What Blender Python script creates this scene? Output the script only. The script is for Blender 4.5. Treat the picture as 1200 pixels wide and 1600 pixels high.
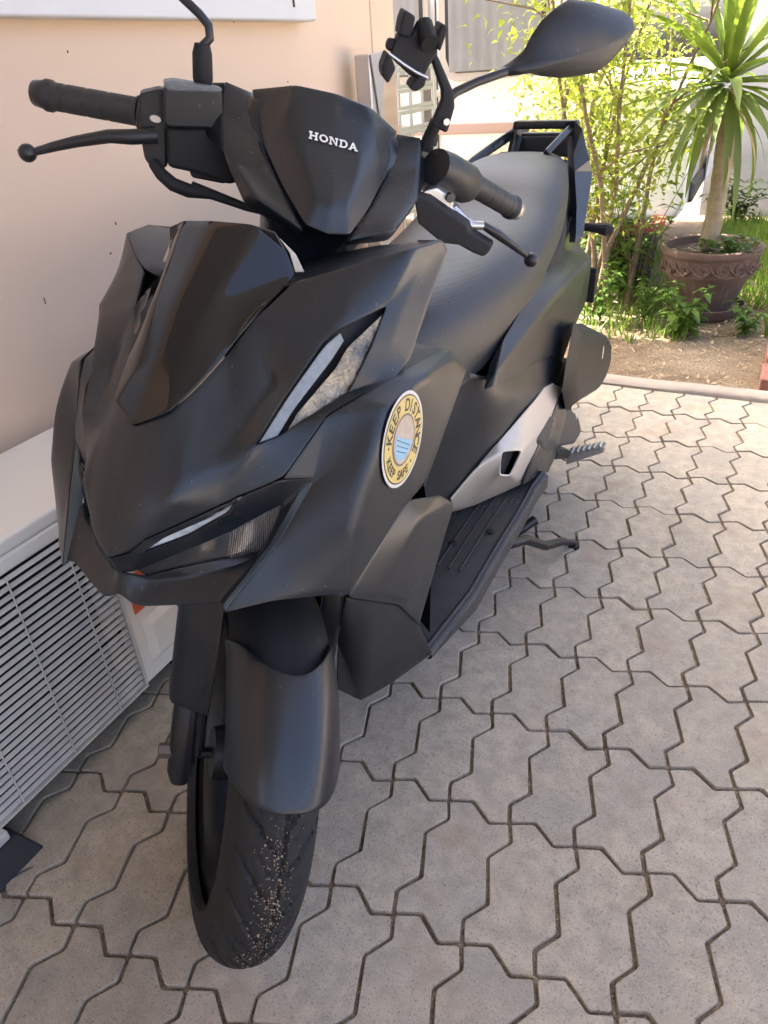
import bpy, bmesh, math, random
import numpy as np
from mathutils import Vector, Matrix

for o in list(bpy.data.objects):
    bpy.data.objects.remove(o, do_unlink=True)
scene = bpy.context.scene
COL = scene.collection
R_ = math.radians

# ------------------------------------------------------------------ camera
FPX = 1165.98                 # focal length in photograph pixels (1200 wide)
PITCH, ROLL, YAW = 0.541942, 0.073918, -0.502248
SC = 0.938                    # metres per calibration unit
CAM = np.array([0.0, 0.0, 1.129731 * SC])

def _cam_axes():
    cp, sp = math.cos(PITCH), math.sin(PITCH)
    r = np.array([1, 0, 0.]); f = np.array([0, cp, -sp]); d = np.array([0, -sp, -cp])
    cr, sr = math.cos(ROLL), math.sin(ROLL)
    m = np.array([cr * r + sr * d, -sr * r + cr * d, f])
    c, s = math.cos(YAW), math.sin(YAW)
    rw = np.array([[c, s, 0], [-s, c, 0], [0, 0, 1.]])
    return m @ rw.T            # rows: right, down, forward in world axes
AX = _cam_axes()
cam_data = bpy.data.cameras.new('camera')
cam_data.sensor_fit = 'HORIZONTAL'
cam_data.sensor_width = 36.0
cam_data.lens = 36.0 * FPX / 1200.0
cam_data.clip_start = 0.02
cam_data.clip_end = 300.0
cam = bpy.data.objects.new('camera', cam_data)
COL.objects.link(cam)
_m = Matrix.Identity(4)
for i in range(3):
    _m[i][0] = AX[0][i]; _m[i][1] = -AX[1][i]; _m[i][2] = -AX[2][i]; _m[i][3] = CAM[i]
cam.matrix_world = _m
scene.camera = cam

# ------------------------------------------------------------------ light
SUN_EL, SUN_AZ = R_(54), R_(-84)     # azimuth from +Y towards +X; behind the garden, to the left
world = bpy.data.worlds.new('World'); scene.world = world
world.use_nodes = True
wn = world.node_tree.nodes; wl = world.node_tree.links
for n in list(wn): wn.remove(n)
sky = wn.new('ShaderNodeTexSky'); sky.sky_type = 'NISHITA'; sky.sun_disc = False
sky.sun_elevation = SUN_EL; sky.sun_rotation = SUN_AZ
sky.dust_density = 7.0; sky.air_density = 0.42; sky.ozone_density = 0.5
bg = wn.new('ShaderNodeBackground'); bg.inputs[1].default_value = 0.14
wo = wn.new('ShaderNodeOutputWorld')
wl.new(sky.outputs[0], bg.inputs[0]); wl.new(bg.outputs[0], wo.inputs[0])
sd = bpy.data.lights.new('sun', 'SUN'); sd.energy = 3.4; sd.angle = R_(0.5); sd.color = (1, .95, .87)
sun = bpy.data.objects.new('sun', sd); COL.objects.link(sun)
_sv = Vector((math.sin(SUN_AZ) * math.cos(SUN_EL), math.cos(SUN_AZ) * math.cos(SUN_EL), math.sin(SUN_EL)))
sun.rotation_euler = _sv.to_track_quat('Z', 'Y').to_euler()
sun.location = (0, 3, 6)
scene.view_settings.view_transform = 'Standard'
scene.view_settings.look = 'None'
scene.view_settings.gamma = 1.0
scene.view_settings.use_curve_mapping = False
scene.view_settings.exposure = 3.5

# ------------------------------------------------------------------ pixel -> place
def wray(px, py):
    d = (px - 600) / FPX * AX[0] + (py - 800) / FPX * AX[1] + AX[2]
    return d / np.linalg.norm(d)
def onz(px, py, z=0.0):
    d = wray(px, py); return CAM + d * (z - CAM[2]) / d[2]
def onu(px, py, u):
    d = wray(px, py); return CAM + d * (u - CAM[0]) / d[0]
def onv(px, py, v):
    d = wray(px, py); return CAM + d * (v - CAM[1]) / d[1]

# scooter frame: x = scooter's left, y = backwards, z = up
Q_U, Q_V, Q_PSI, Q_PHI = -.6083 * SC, .5535 * SC, R_(1.674), R_(1.2056)
def _basis():
    bk = np.array([-math.sin(Q_PSI), math.cos(Q_PSI), 0]); up = np.array([0, 0, 1.])
    left = np.cross(bk, up)
    return np.array([math.cos(Q_PHI) * left - math.sin(Q_PHI) * up, bk, math.cos(Q_PHI) * up + math.sin(Q_PHI) * left])
BM = _basis(); BO = np.array([Q_U, Q_V, 0.0])
CB = BM @ (CAM - BO)
DEL = R_(42.4); CA = R_(26.5); TR = .085
SAX = np.array([0, math.sin(CA), math.cos(CA)]); SO = np.array([0, -TR, 0.])
def steer(P, d=DEL):
    P = np.atleast_2d(np.array(P, float)) - SO
    c, s = math.cos(d), math.sin(d)
    return SO + P * c + np.cross(np.broadcast_to(SAX, P.shape), P) * s + np.outer(P @ SAX, SAX) * (1 - c)
CS = steer(CB, -DEL)[0]
def _hit(o, d, X=None, Y=None, Z=None):
    i, v = (0, X) if X is not None else (1, Y) if Y is not None else (2, Z)
    return o + d * (v - o[i]) / d[i]
def L(px, py, X=None, Y=None, Z=None):        # point of the (fixed) body
    return _hit(CB, BM @ wray(px, py), X, Y, Z)
def SP(px, py, X=None, Y=None, Z=None):       # point of the steered front end, before steering
    d = steer(CB + BM @ wray(px, py), -DEL)[0] - CS
    return _hit(CS, d, X, Y, Z)

# ------------------------------------------------------------------ helpers
def tag(o, label=None, cat=None, group=None, kind=None):
    if label: o['label'] = label
    if cat: o['category'] = cat
    if group: o['group'] = group
    if kind: o['kind'] = kind
    return o
def empty(name, loc=(0, 0, 0), rz=0.0):
    o = bpy.data.objects.new(name, None); COL.objects.link(o)
    o.location = loc; o.rotation_euler = (0, 0, rz); o.empty_display_size = .1
    return o
def link(name, mesh, mat=None, parent=None):
    o = bpy.data.objects.new(name, mesh); COL.objects.link(o)
    if mat is not None and len(mesh.materials) == 0: mesh.materials.append(mat)
    if parent is not None: o.parent = parent
    return o
def smooth_mesh(me, ang=35):
    for p in me.polygons: p.use_smooth = True
    if ang < 180: me.set_sharp_from_angle(angle=R_(ang))
class MB:
    """collects shapes into one mesh"""
    def __init__(s): s.v = []; s.f = []
    def poly(s, pts, faces):
        b = len(s.v); s.v += [tuple(float(c) for c in p) for p in pts]; s.f += [tuple(b + i for i in f) for f in faces]
        return s
    def grid(s, rows, closeu=False):
        n = len(rows[0]); b = len(s.v)
        for r in rows: s.v += [tuple(float(c) for c in p) for p in r]
        for i in range(len(rows) - 1):
            for j in range(n if closeu else n - 1):
                k = (j + 1) % n
                s.f.append((b + i * n + j, b + i * n + k, b + (i + 1) * n + k, b + (i + 1) * n + j))
        return s
    def box(s, c, d, rot=None):
        p = []
        for z in (-1, 1):
            for q in ((-1, -1), (1, -1), (1, 1), (-1, 1)):
                v = np.array([q[0] * d[0] / 2, q[1] * d[1] / 2, z * d[2] / 2])
                if rot is not None: v = np.array(rot) @ v
                p.append(np.array(c) + v)
        return s.poly(p, [(3, 2, 1, 0), (4, 5, 6, 7), (0, 1, 5, 4), (1, 2, 6, 5), (2, 3, 7, 6), (3, 0, 4, 7)])
    def tube(s, pts, rad, n=12, cap=True, sx=1.0, up=None):
        pts = [np.array(p, float) for p in pts]
        if not hasattr(rad, '__len__'): rad = [rad] * len(pts)
        rows = []; pn = None
        for i, p in enumerate(pts):
            t = pts[min(i + 1, len(pts) - 1)] - pts[max(i - 1, 0)]; t = t / (np.linalg.norm(t) + 1e-12)
            if pn is None:
                a = np.array(up, float) if up is not None else (np.array([0, 0, 1.]) if abs(t[2]) < .9 else np.array([1., 0, 0]))
            else: a = pn
            nx = a - t * (a @ t); nx /= np.linalg.norm(nx) + 1e-12; pn = nx
            ny = np.cross(t, nx)
            rows.append([p + rad[i] * (math.cos(2 * math.pi * k / n) * nx * sx + math.sin(2 * math.pi * k / n) * ny) for k in range(n)])
        b = len(s.v)
        s.grid(rows, closeu=True)
        if cap:
            s.f.append(tuple(b + k for k in range(n - 1, -1, -1)))
            e = b + (len(rows) - 1) * n
            s.f.append(tuple(e + k for k in range(n)))
        return s
    def lathe(s, prof, c=(0, 0, 0), axis='Z', n=32):
        rows = []
        for r, h in prof:
            row = []
            for k in range(n):
                a = 2 * math.pi * k / n
                q = (r * math.cos(a), r * math.sin(a), h)
                if axis == 'X': q = (q[2], q[0], q[1])
                elif axis == 'Y': q = (q[0], q[2], q[1])
                row.append(np.array(c) + np.array(q))
            rows.append(row)
        return s.grid(rows, closeu=True)
    def prism(s, poly, d):
        """polygon (3D points) extruded by vector d"""
        n = len(poly); p = [np.array(q, float) for q in poly]; d = np.array(d, float)
        return s.poly(p + [q + d for q in p], [tuple(range(n - 1, -1, -1)), tuple(range(n, 2 * n))] +
                      [(i, (i + 1) % n, n + (i + 1) % n, n + i) for i in range(n)])
    def build(s, name, mat, parent=None, smooth=35, bevel=0, seg=2, st=False, fix=True, sub=0):
        v = s.v
        if st: v = [tuple(q) for q in steer(v)]
        me = bpy.data.meshes.new(name); me.from_pydata(v, [], s.f); me.update()
        if fix:
            bm = bmesh.new(); bm.from_mesh(me); bmesh.ops.remove_doubles(bm, verts=bm.verts, dist=1e-5)
            bmesh.ops.recalc_face_normals(bm, faces=bm.faces); bm.to_mesh(me); bm.free()
        if smooth: smooth_mesh(me, smooth)
        o = link(name, me, mat, parent)
        if bevel:
            m = o.modifiers.new('bevel', 'BEVEL'); m.width = bevel; m.segments = seg; m.limit_method = 'ANGLE'; m.angle_limit = R_(28)
            m.harden_normals = False
            w = o.modifiers.new('wn', 'WEIGHTED_NORMAL'); w.keep_sharp = False
            for p in me.polygons: p.use_smooth = True
            for e in me.edges: e.use_edge_sharp = False
        if sub:
            m = o.modifiers.new('sub', 'SUBSURF'); m.levels = sub; m.render_levels = sub
        return o

def panel(name, V, F, mat, parent, mirror=True, crease=.55, soft=(), hard=(), thick=.003, sub=3, st=False, side=0):
    """sheet of quads/triangles, subdivided with creases, solidified. V: name -> point, F: faces as name tuples.
    side: 0 both halves (mirrored), 1 left only, -1 right only"""
    sides = [1, -1] if (mirror and side == 0) else [side or 1]
    bm = bmesh.new(); lut = {}
    def gv(n, s):
        p = V[n]; onc = abs(p[0]) < 1e-6
        k = (n, 1 if onc else s)
        if k not in lut: lut[k] = bm.verts.new((float(p[0]) * (1 if onc else s), float(p[1]), float(p[2])))
        return lut[k]
    for s in sides:
        for f in F:
            vs = [gv(n, s) for n in f]
            if s < 0: vs = vs[::-1]
            try: bm.faces.new(vs)
            except ValueError: pass
    cl = bm.edges.layers.float.get('crease_edge') or bm.edges.layers.float.new('crease_edge')
    inv = {v: k[0] for k, v in lut.items()}
    for e in bm.edges:
        a, b = inv[e.verts[0]], inv[e.verts[1]]
        k = frozenset((a, b))
        if e.is_boundary: e[cl] = 1.0
        elif any(k == frozenset(q) for q in soft): e[cl] = 0.0
        elif any(k == frozenset(q) for q in hard): e[cl] = .92
        else: e[cl] = crease
    bmesh.ops.recalc_face_normals(bm, faces=bm.faces)
    if st:
        for v in bm.verts: v.co = Vector(steer(v.co[:])[0])
    me = bpy.data.meshes.new(name); bm.to_mesh(me); bm.free()
    for p in me.polygons: p.use_smooth = True
    o = link(name, me, mat, parent)
    if sub:
        m = o.modifiers.new('sub', 'SUBSURF'); m.levels = sub; m.render_levels = sub; m.boundary_smooth = 'PRESERVE_CORNERS'
    if thick:
        m = o.modifiers.new('sol', 'SOLIDIFY'); m.thickness = thick; m.offset = 0
        m = o.modifiers.new('bev', 'BEVEL'); m.width = min(.0012, thick * .35); m.segments = 2; m.limit_method = 'ANGLE'; m.angle_limit = R_(60)
    return o

# ------------------------------------------------------------------ materials
MATS = {}
def mat(name, col, rough=.5, metal=0.0, spec=.5, noise=None, bump=None, coat=0.0, trans=0.0, sheen=0, var=None, sss=None):
    """noise=(scale, amount, colour2); bump=(kind, scale, strength, distance)"""
    m = bpy.data.materials.new(name); m.use_nodes = True
    nt = m.node_tree; N = nt.nodes; K = nt.links; b = N['Principled BSDF']
    b.inputs['Base Color'].default_value = (*col, 1); b.inputs['Roughness'].default_value = rough
    b.inputs['Metallic'].default_value = metal; b.inputs['Specular IOR Level'].default_value = spec
    b.inputs['Coat Weight'].default_value = coat; b.inputs['Coat Roughness'].default_value = .05
    b.inputs['Transmission Weight'].default_value = trans
    tc = N.new('ShaderNodeTexCoord')
    if noise:
        nz = N.new('ShaderNodeTexNoise'); nz.inputs['Scale'].default_value = noise[0]; nz.inputs['Detail'].default_value = 6
        nz.inputs['Roughness'].default_value = .62
        K.new(tc.outputs['Object'], nz.inputs['Vector'])
        rp = N.new('ShaderNodeMapRange'); rp.inputs[1].default_value = .35; rp.inputs[2].default_value = .68
        rp.inputs[3].default_value = 0; rp.inputs[4].default_value = noise[1]
        K.new(nz.outputs[0], rp.inputs[0])
        mx = N.new('ShaderNodeMix'); mx.data_type = 'RGBA'
        mx.inputs[6].default_value = (*col, 1); mx.inputs[7].default_value = (*noise[2], 1)
        K.new(rp.outputs[0], mx.inputs[0]); K.new(mx.outputs[2], b.inputs['Base Color'])
    if bump:
        kind, sc, st, dist = bump
        t = N.new('ShaderNodeTexVoronoi' if kind == 'voronoi' else 'ShaderNodeTexNoise')
        t.inputs['Scale'].default_value = sc
        if kind == 'noise': t.inputs['Detail'].default_value = 5
        K.new(tc.outputs['Object'], t.inputs['Vector'])
        bp = N.new('ShaderNodeBump'); bp.inputs['Strength'].default_value = st; bp.inputs['Distance'].default_value = dist
        K.new(t.outputs[0], bp.inputs['Height']); K.new(bp.outputs[0], b.inputs['Normal'])
    MATS[name] = m
    return m

# ------------------------------------------------------------------ surface materials
def paver_material():
    m = bpy.data.materials.new('concrete_paver'); m.use_nodes = True
    nt = m.node_tree; N = nt.nodes; K = nt.links; b = N['Principled BSDF']
    b.inputs['Roughness'].default_value = .9; b.inputs['Specular IOR Level'].default_value = .25
    ge = N.new('ShaderNodeNewGeometry'); oi = N.new('ShaderNodeObjectInfo')
    def noise(scale, detail, lo, hi, a=0, c=1, rough=.6):
        t = N.new('ShaderNodeTexNoise'); t.inputs['Scale'].default_value = scale; t.inputs['Detail'].default_value = detail
        t.inputs['Roughness'].default_value = rough
        K.new(ge.outputs['Position'], t.inputs['Vector'])
        r = N.new('ShaderNodeMapRange'); r.inputs[1].default_value = lo; r.inputs[2].default_value = hi
        r.inputs[3].default_value = a; r.inputs[4].default_value = c; K.new(t.outputs[0], r.inputs[0])
        return r.outputs[0], t
    def mix(f, a, bcol, mode='MIX'):
        x = N.new('ShaderNodeMix'); x.data_type = 'RGBA'; x.blend_type = mode
        for s, v in ((0, f), (6, a), (7, bcol)):
            if isinstance(v, tuple): x.inputs[s].default_value = (*v, 1)
            elif isinstance(v, float): x.inputs[s].default_value = v
            else: K.new(v, x.inputs[s])
        return x.outputs[2]
    ramp = N.new('ShaderNodeValToRGB'); e = ramp.color_ramp.elements
    e[0].color = (.315, .28, .222, 1); e[1].color = (.49, .41, .31, 1)
    x = ramp.color_ramp.elements.new(.35); x.color = (.39, .34, .275, 1)
    x = ramp.color_ramp.elements.new(.7); x.color = (.43, .365, .28, 1)
    K.new(oi.outputs['Random'], ramp.inputs[0])
    n1, _ = noise(9, 5, .38, .66)
    c = mix(n1, ramp.outputs[0], (.46, .385, .285))
    n2, _ = noise(30, 6, .40, .66, 0, .7)
    c = mix(n2, c, (.295, .258, .2))
    n3, t3 = noise(330, 4, .56, .66, 0, .8)
    c = mix(n3, c, (.16, .135, .11))
    n4, _ = noise(520, 3, .60, .68, 0, .85)
    c = mix(n4, c, (.55, .5, .44))
    n5, _ = noise(5.3, 4, .55, .72, 0, .5)
    c = mix(n5, c, (.33, .235, .16))
    n7, _ = noise(130, 5, .60, .72, 0, .5)
    c = mix(n7, c, (.2, .175, .15))
    K.new(c, b.inputs['Base Color'])
    bp = N.new('ShaderNodeBump'); bp.inputs['Strength'].default_value = .55; bp.inputs['Distance'].default_value = .0012
    K.new(t3.outputs[0], bp.inputs['Height'])
    _, t6 = noise(70, 5, 0, 1)
    b2 = N.new('ShaderNodeBump'); b2.inputs['Strength'].default_value = .6; b2.inputs['Distance'].default_value = .003
    K.new(t6.outputs[0], b2.inputs['Height']); K.new(bp.outputs[0], b2.inputs['Normal']); K.new(b2.outputs[0], b.inputs['Normal'])
    return m
def ground_material(name, cols, scale, rough=.95, bump=.01, fine=180):
    m = bpy.data.materials.new(name); m.use_nodes = True
    nt = m.node_tree; N = nt.nodes; K = nt.links; b = N['Principled BSDF']; b.inputs['Roughness'].default_value = rough
    b.inputs['Specular IOR Level'].default_value = .2
    ge = N.new('ShaderNodeNewGeometry')
    t = N.new('ShaderNodeTexNoise'); t.inputs['Scale'].default_value = scale; t.inputs['Detail'].default_value = 8; t.inputs['Roughness'].default_value = .7
    K.new(ge.outputs['Position'], t.inputs['Vector'])
    rp = N.new('ShaderNodeValToRGB'); el = rp.color_ramp.elements
    el[0].position = .36; el[1].position = .66; el[0].color = (*cols[0], 1); el[1].color = (*cols[-1], 1)
    for k, c in enumerate(cols[1:-1]):
        x = el.new(.36 + .3 * (k + 1) / (len(cols) - 1)); x.color = (*c, 1)
    K.new(t.outputs[0], rp.inputs[0])
    f = N.new('ShaderNodeTexNoise'); f.inputs['Scale'].default_value = fine; f.inputs['Detail'].default_value = 4
    K.new(ge.outputs['Position'], f.inputs['Vector'])
    mx = N.new('ShaderNodeMix'); mx.data_type = 'RGBA'; mx.blend_type = 'MULTIPLY'; mx.inputs[0].default_value = .7
    g = N.new('ShaderNodeMapRange'); g.inputs[1].default_value = .35; g.inputs[2].default_value = .65; g.inputs[3].default_value = .45; g.inputs[4].default_value = 1.35
    K.new(f.outputs[0], g.inputs[0]); K.new(rp.outputs[0], mx.inputs[6]); K.new(g.outputs[0], mx.inputs[7])
    K.new(mx.outputs[2], b.inputs['Base Color'])
    bp = N.new('ShaderNodeBump'); bp.inputs['Strength'].default_value = .8; bp.inputs['Distance'].default_value = bump
    K.new(f.outputs[0], bp.inputs['Height']); K.new(bp.outputs[0], b.inputs['Normal'])
    return m
M_PAVER = paver_material()
M_SAND = ground_material('joint_sand', [(.15, .115, .08), (.27, .21, .15), (.42, .34, .25)], 60, bump=.004, fine=420)
M_DIRT = ground_material('dirt', [(.16, .11, .07), (.27, .20, .13), (.36, .28, .19)], 2.2, bump=.02, fine=130)
M_KERB = mat('kerb_concrete', (.36, .3, .24), .9, noise=(14, .8, (.28, .24, .2)), bump=('noise', 160, .5, .003))
M_GRIT = mat('grit', (.34, .27, .19), .95, noise=(50, 1, (.14, .11, .08)))
M_WALL = mat('painted_wall', (.64, .495, .365), .85, spec=.3, noise=(3.2, .5, (.62, .465, .36)), bump=('noise', 45, .12, .002))
M_WALL2 = mat('grey_wall', (.32, .32, .31), .9, noise=(2.2, .9, (.2, .2, .19)), bump=('noise', 30, .3, .005))
M_ROOF = mat('roof_sheet', (.42, .42, .42), .6, noise=(4, .5, (.36, .36, .36)))
M_WHITE = mat('white_paint', (.55, .56, .57), .45, noise=(6, .4, (.5, .51, .52)))
M_ACW = mat('ac_enamel', (.80, .77, .70), .42, noise=(7, .6, (.74, .71, .64)), bump=('noise', 300, .05, .001))
M_ACG = mat('ac_grille', (.60, .57, .51), .45, noise=(25, .5, (.42, .40, .36)))
M_DARKIN = mat('dark_inside', (.012, .012, .013), .8)
M_BLKRUB = mat('black_block', (.02, .021, .023), .75, bump=('noise', 120, .3, .002))
M_ORANGE = mat('orange_print', (.62, .10, .035), .5)
M_DARKMARK = mat('dark_mark', (.04, .04, .045), .7)
M_RUST = mat('rust', (.2, .09, .04), .9, noise=(90, .8, (.1, .05, .03)))

# ------------------------------------------------------------------ ground, pavers
rng = random.Random(7)
CELL_I, CELL_J = .105525, .21105
G0 = (-.329, .749)
me = bpy.data.meshes.new('ground')
N_ = 48
vs = []; fs = []
for a in range(N_ + 1):
    for b in range(N_ + 1):
        t = a / N_ * 2 - 1; s = b / N_ * 2 - 1
        u = 60 * t * abs(t) ** 1.5; v = 3 + 60 * s * abs(s) ** 1.5
        d = max(0, v - 2.9)
        z = -.03 + (.02 * math.sin(u * 2.1 + v) * math.sin(v * 1.7) * min(1, d) if v < 12 else 0)
        vs.append((u, v, z))
for a in range(N_):
    for b in range(N_):
        i = a * (N_ + 1) + b; fs.append((i, i + N_ + 1, i + N_ + 2, i + 1))
me.from_pydata(vs, [], fs); smooth_mesh(me, 180)
ground = tag(link('ground', me, M_DIRT), kind='structure')
FL_V1 = 2.625
me = bpy.data.meshes.new('paved_floor')
me.from_pydata([(-1.25, -2.6, -.007), (2.8, -2.6, -.007), (2.8, FL_V1, -.007), (-1.25, FL_V1, -.007)], [], [(0, 1, 2, 3)])
floor = tag(link('paved_floor', me, M_SAND), kind='structure')

SHORT = [(0, 0), (.35, .072), (.71, -.062), (1, 0)]
LONG = [(0, 0), (.16, -.105), (.325, .125), (.665, -.11), (.845, .125), (1, 0)]
def cell_outline(jit=None):
    p = []
    for s, o in SHORT[:-1]: p.append((s, o))
    for t, o in LONG[:-1]: p.append((1 + o, t))
    for s, o in SHORT[::-1][:-1]: p.append((s, 1 + o))
    for t, o in LONG[::-1][:-1]: p.append((o, t))
    return [((x - .5) * CELL_I, (y - .5) * CELL_J) for x, y in p]
def inset(poly, d):
    n = len(poly); out = []
    for i in range(n):
        a, b, c = (np.array(poly[k % n]) for k in (i - 1, i, i + 1))
        e1 = (b - a) / np.linalg.norm(b - a); e2 = (c - b) / np.linalg.norm(c - b)
        n1 = np.array([-e1[1], e1[0]]); n2 = np.array([-e2[1], e2[0]])
        m = n1 + n2; m /= np.linalg.norm(m)
        out.append(tuple(b + m * d / max(.5, m @ n1)))
    return out
def round_poly(poly, r):
    out = []; n = len(poly)
    for i in range(n):
        a, b, c = (np.array(poly[k % n]) for k in (i - 1, i, i + 1))
        for q, t in ((a, 0), (c, 1)):
            d = q - b; l = np.linalg.norm(d); out.append(tuple(b + d / l * min(r, l * .4)))
    return out
def paver_mesh(k):
    rr = random.Random(100 + k)
    base = [(x + rr.uniform(-.0008, .0008), y + rr.uniform(-.0008, .0008)) for x, y in cell_outline()]
    rr_ = lambda d: round_poly(inset(base, d), .0026)
    rings = [(rr_(.0027), -.04), (rr_(.0027), -.0032), (rr_(.0031), -.0009), (rr_(.0040), 0)]; o = rings[0][0]
    n = len(o); v = []; f = []
    for ring, z in rings: v += [(x, y, z + (rr.uniform(-.0005, .0005) if -.01 < z < -.001 else 0)) for x, y in ring]
    for a in range(3):
        for i in range(n):
            j = (i + 1) % n; f.append((a * n + i, a * n + j, (a + 1) * n + j, (a + 1) * n + i))
    f.append(tuple(3 * n + i for i in range(n)))
    me = bpy.data.meshes.new('paver'); me.from_pydata(v, [], f); me.materials.append(M_PAVER)
    bm = bmesh.new(); bm.from_mesh(me); bmesh.ops.triangulate(bm, faces=[q for q in bm.faces if len(q.verts) > 4]); bm.to_mesh(me); bm.free()
    smooth_mesh(me, 16)
    return me
PM = [paver_mesh(k) for k in range(10)]
def project(p):
    d = np.array(p) - CAM; c = AX @ d
    return (600 + FPX * c[0] / c[2], 800 + FPX * c[1] / c[2]) if c[2] > .05 else (-1e4, -1e4)
cand = []
for i in range(-9, 30):
    for j in range(-16, 9):
        u = G0[0] + (i + .5) * CELL_I; v = G0[1] + (j + .5) * CELL_J
        if not (-1.235 + CELL_I / 2 < u < 2.75) or v > FL_V1 - .03: continue
        px, py = project((u, v, 0))
        vis = -90 < px < 1290 and 540 < py < 1720
        cand.append((not vis, math.hypot(u, v), i, j, u, v))
cand.sort()
rest = MB(); cnt = 0
for nv, _, i, j, u, v in cand:
    z = rng.uniform(-.0016, .0016); rx, ry = rng.gauss(0, .006), rng.gauss(0, .009)
    k = rng.randrange(10)
    if not nv and cnt < 298:
        o = link('paver', PM[k], None, floor); cnt += 1
        o.location = (u, v, z); o.rotation_euler = (rx, ry, rng.gauss(0, .003))
    else:
        rest.poly([(x + u, y + v, zz + z) for x, y, zz in [tuple(q.co) for q in PM[k].vertices]], [tuple(p.vertices) for p in PM[k].polygons])
if rest.v:
    tag(rest.build('paver', M_PAVER, floor, smooth=40, fix=False), kind='stuff')
# grit lying in the joints
gr = MB()
def pebble(mb, c, r, rr):
    pts = []
    for q in ((1, 0, 0), (-1, 0, 0), (0, 1, 0), (0, -1, 0), (0, 0, 1), (0, 0, -1)):
        pts.append([c[a] + q[a] * r * rr.uniform(.5, 1.2) for a in range(3)])
    mb.poly(pts, [(0, 2, 4), (2, 1, 4), (1, 3, 4), (3, 0, 4), (2, 0, 5), (1, 2, 5), (3, 1, 5), (0, 3, 5)])
for _, _, i, j, u, v in [c for c in cand if not c[0]]:
    for seg in (SHORT, LONG):
        pts = [(u + (s - .5) * CELL_I, v + (o - .5) * CELL_J) for s, o in SHORT] if seg is SHORT else [(u + (o - .5) * CELL_I, v + (t - .5) * CELL_J) for t, o in LONG]
        for q in range(22 if seg is SHORT else 60):
            k = rng.randrange(len(pts) - 1); t = rng.random()
            x = pts[k][0] + (pts[k + 1][0] - pts[k][0]) * t + rng.gauss(0, .0016); y = pts[k][1] + (pts[k + 1][1] - pts[k][1]) * t + rng.gauss(0, .0016)
            if math.sin(x * 31 + 2) * math.sin(y * 23 + 1) < -.35: continue
            pebble(gr, (x, y, -.006 + abs(rng.gauss(0, .0018))), rng.uniform(.0008, .0024), rng)
for _ in range(420):
    a, b = rng.uniform(-1, 1.0), rng.uniform(.2, 2.6)
    pebble(gr, (a, b, .0012), rng.uniform(.0006, .0018), rng)
tag(gr.build('joint_grit', M_GRIT, None, smooth=0, fix=False), 'tan sand and grit lying in the joints between the pavers', 'grit', kind='stuff')
# kerb strip at the far edge
k = MB(); n = 26
for s in range(n):
    u0 = -1.9 + s * .6
    if u0 > 5: break
kerb = MB()
rows = []
for s in range(60):
    u = -3 + s * .14; w = rng.uniform(-.003, .003)
    rows.append([(u, FL_V1 + .004 + w, -.06), (u, FL_V1 + .002 + w, .010), (u, FL_V1 + .012 + w, .018 + w), (u, FL_V1 + .072 + w, .016), (u, FL_V1 + .085 + w, .004), (u, FL_V1 + .085, -.06)])
kerb.grid(rows)
tag(kerb.build('kerb', M_KERB, None, smooth=50), kind='structure')

# ------------------------------------------------------------------ carport: wall, roof
WU = -1.235
_wc = onu(620, 120, WU); WV1 = _wc[1]
_ws = onu(581, 50, WU); WVS = _ws[1]
w = MB()
w.box((WU - .1, (WVS - .004 - 3.2) / 2, 1.32), (.2, WVS - .004 + 3.2, 2.78))
wall = tag(w.build('house_wall', M_WALL, None, smooth=0, bevel=.004), 'peach painted house wall behind the scooter', 'wall')
w = MB(); w.box((WU - .1, (WVS + WV1) / 2, 1.32), (.2, WV1 - WVS - .002, 2.78)); w.build('wall_end_panel', M_WALL, wall, smooth=0, bevel=.004)
w = MB(); w.box((WU - .108, WVS - .003, 1.32), (.2, .008, 2.77)); w.build('seam_filler', M_DARKMARK, wall, smooth=0)
for (px, py, a, b) in ((48, 17, .003, .006), (106, 81, .002, .004), (181, 349, .002, .006), (173, 396, .003, .004), (450, 128, .003, .003), (28, 235, .002, .003), (70, 470, .001, .012), (365, 33, .004, .006), (110, 590, .002, .005)):
    q = onu(px, py, WU + .0012); w = MB(); w.box(q, (.0015, a, b)); w.build('wall_mark', M_RUST, wall, smooth=0)
# unseen wall added behind the camera to block low sky light
w = MB(); w.box((.9, -3.6, 1.05), (4.6, .15, 2.2)); tag(w.build('sky_blocker_wall', M_WALL2, None, smooth=0), 'unseen grey wall added behind the camera to block low sky light', 'wall')
# carport roof; unseen left strip added to keep sun off the dirt
w = MB(); w.box((-1.4, -.3, 2.76), (5.0, 5.4, .08)); w.box((-2.85, 2.93, 2.775), (2.6, 1.10, .05)); tag(w.build('roof', M_ROOF, None, smooth=0), kind='structure')

# unseen pale ground sheet, added right of the view to bounce sunlight back
me = bpy.data.meshes.new('bounce_sheet'); me.from_pydata([(2.8, -6, -.012), (9, -6, -.012), (9, 9, -.012), (2.8, 9, -.012)], [], [(0, 1, 2, 3)])
tag(link('bounce_sheet', me, mat('pale_bounce', (.45, .42, .38), .9, noise=(1.5, .8, (.38, .35, .31)))), kind='structure')

# ------------------------------------------------------------------ white board high on the wall
bA = onu(495, 33, WU + .05); bz = bA[2]; bv = bA[1]
br = empty('wall_board', (WU, bv - .9, bz))
tag(br, 'white panel mounted high on the peach wall', 'panel')
w = MB(); w.box((.027, .0, .32), (.05, 1.8, .64)); w.build('panel_face', M_WHITE, br, smooth=0, bevel=.006)
p_ = onu(459, 6, WU + .053)
w = MB(); w.box((p_[0] - WU + .0005, p_[1] - (bv - .9), p_[2] - bz + .003), (.003, .005, .02)); w.build('dark_mark', M_DARKMARK, br, smooth=0)

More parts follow.
